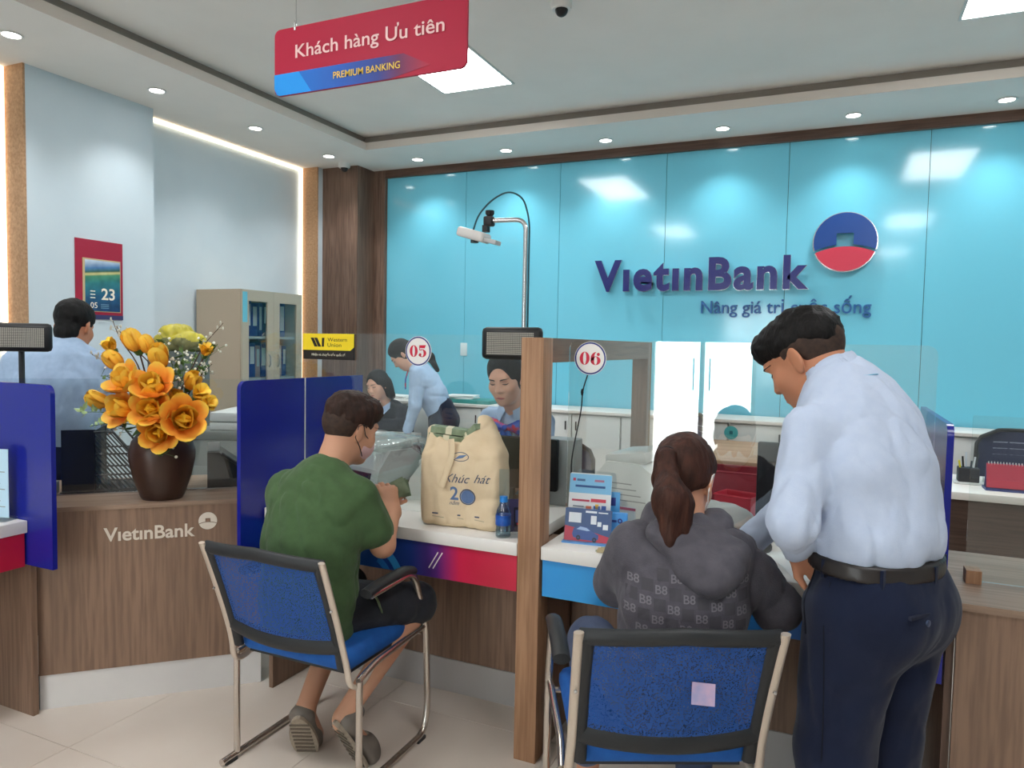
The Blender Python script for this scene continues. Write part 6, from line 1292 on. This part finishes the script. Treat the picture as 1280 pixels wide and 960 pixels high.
long_hair(hF, RF, sF, 'hair', pF, M_hbk, None, .007, 7, lambda q: [Cap(q(0, -.10, .0), F_(.03, .08, 1.37), .032, .034, k=.03), Cap(F_(.03, .08, 1.37), F_(.05, .02, 1.26), .034, .018, k=.03)])
for x in (-.085, .085): shoe(F_, x, -.04, 0, M_shoe, M_black, pF, 0, .85)

# ---- G: man seen from behind at the left
G_ = Body((-3.53, 2.36), 38.); pG = person('man in light blue shirt seen from behind by the wall calendar', G_); sG = 1.02
hG = G_(.03, .13, 1.535); RG = rot(G_.a-.25, .35, .0)
gsl, gsr = G_(-.20, .06, 1.35), G_(.19, .06, 1.34); gel, ger = G_(-.25, .08, 1.08), G_(.235, .10, 1.09); gwl, gwr = G_(-.14, .28, .97), G_(.10, .28, .98)
soft('body', head_prims(hG, RG, sG)+neck_prims(G_(0, .075, 1.40), hG, RG, sG, .054)+torso(G_, [((0, 0, .9), .12, .08), ((0, .03, 1.2), .13, .08), ((0, .06, 1.38), .10, .06)])+arm_prims(gsl, gel, gwl)+arm_prims(gsr, ger, gwr)+hand_prims(gwl, G_.f, V3(0, 0, -1), -1, 1., .4)+hand_prims(gwr, G_.f, V3(0, 0, -1), 1, 1., .4)+[Cap(G_(-.09, 0, .88), G_(-.09, .02, .48), .06, .045), Cap(G_(-.09, .02, .48), G_(-.09, 0, .08), .045, .03), Cap(G_(.09, 0, .88), G_(.09, .02, .48), .06, .045), Cap(G_(.09, .02, .48), G_(.09, 0, .08), .045, .03)], .007, skA, pG)
M_shG = fabric('shirt_soft_blue', '#a4bad4', '#9cb2cd')
soft('shirt', torso(G_, [((0, -.0, .92), .165, .12), ((0, .0, 1.08), .175, .13), ((0, .02, 1.24), .195, .13), ((0, .05, 1.36), .17, .10), ((0, .07, 1.42), .075, .065)], .06)+[Cap(gsl, gel, .07, .06, k=.05), Cap(gel, gwl, .06, .045, k=.02), Cap(gsr, ger, .07, .06, k=.05), Cap(ger, gwr, .06, .045, k=.02)], .009, M_shG, pG, wrinkles(.010, 9., 121))
soft('trousers', [Tape(G_(0, 0, .94), G_(0, -.015, .85), .165, .12, .18, .135, G_.r, k=.04), Tape(G_(-.09, .0, .84), G_(-.095, .02, .48), .10, .12, .08, .09, G_.r, k=.04), Tape(G_(-.095, .02, .48), G_(-.1, .0, .06), .08, .09, .07, .08, G_.r, k=.03), Tape(G_(.09, .0, .84), G_(.095, .02, .48), .10, .12, .08, .09, G_.r, k=.03), Tape(G_(.095, .02, .48), G_(.1, .0, .06), .08, .09, .07, .08, G_.r, k=.03)], .012, M_trA, pG)
qG = lambda x, y, z: hG+RG @ V3(x, y, z)*sG
soft('hair', [Ell(qG(0, -.012, .045), tuple(v*sG for v in (.086, .108, .090)), RG), Box3(qG(0, .135, -.05), (.12, .085, .095), RG, .03, .02, 1), Box3(qG(0, .03, -.105), (.12, .09, .08), RG, .02, .02, 1), Half(qG(0, -.08, -.095), RG @ V3(0, -.2, -1), op=2), Ell(qG(0, -.05, -.05), (.06, .05, .06), RG, .03)], .007, M_hbk, pG, lambda P: .004*vnoise(P, 60., 24))
for x in (-.1, .1): shoe(G_, x, .03, 0, M_shoe, M_black, pG)
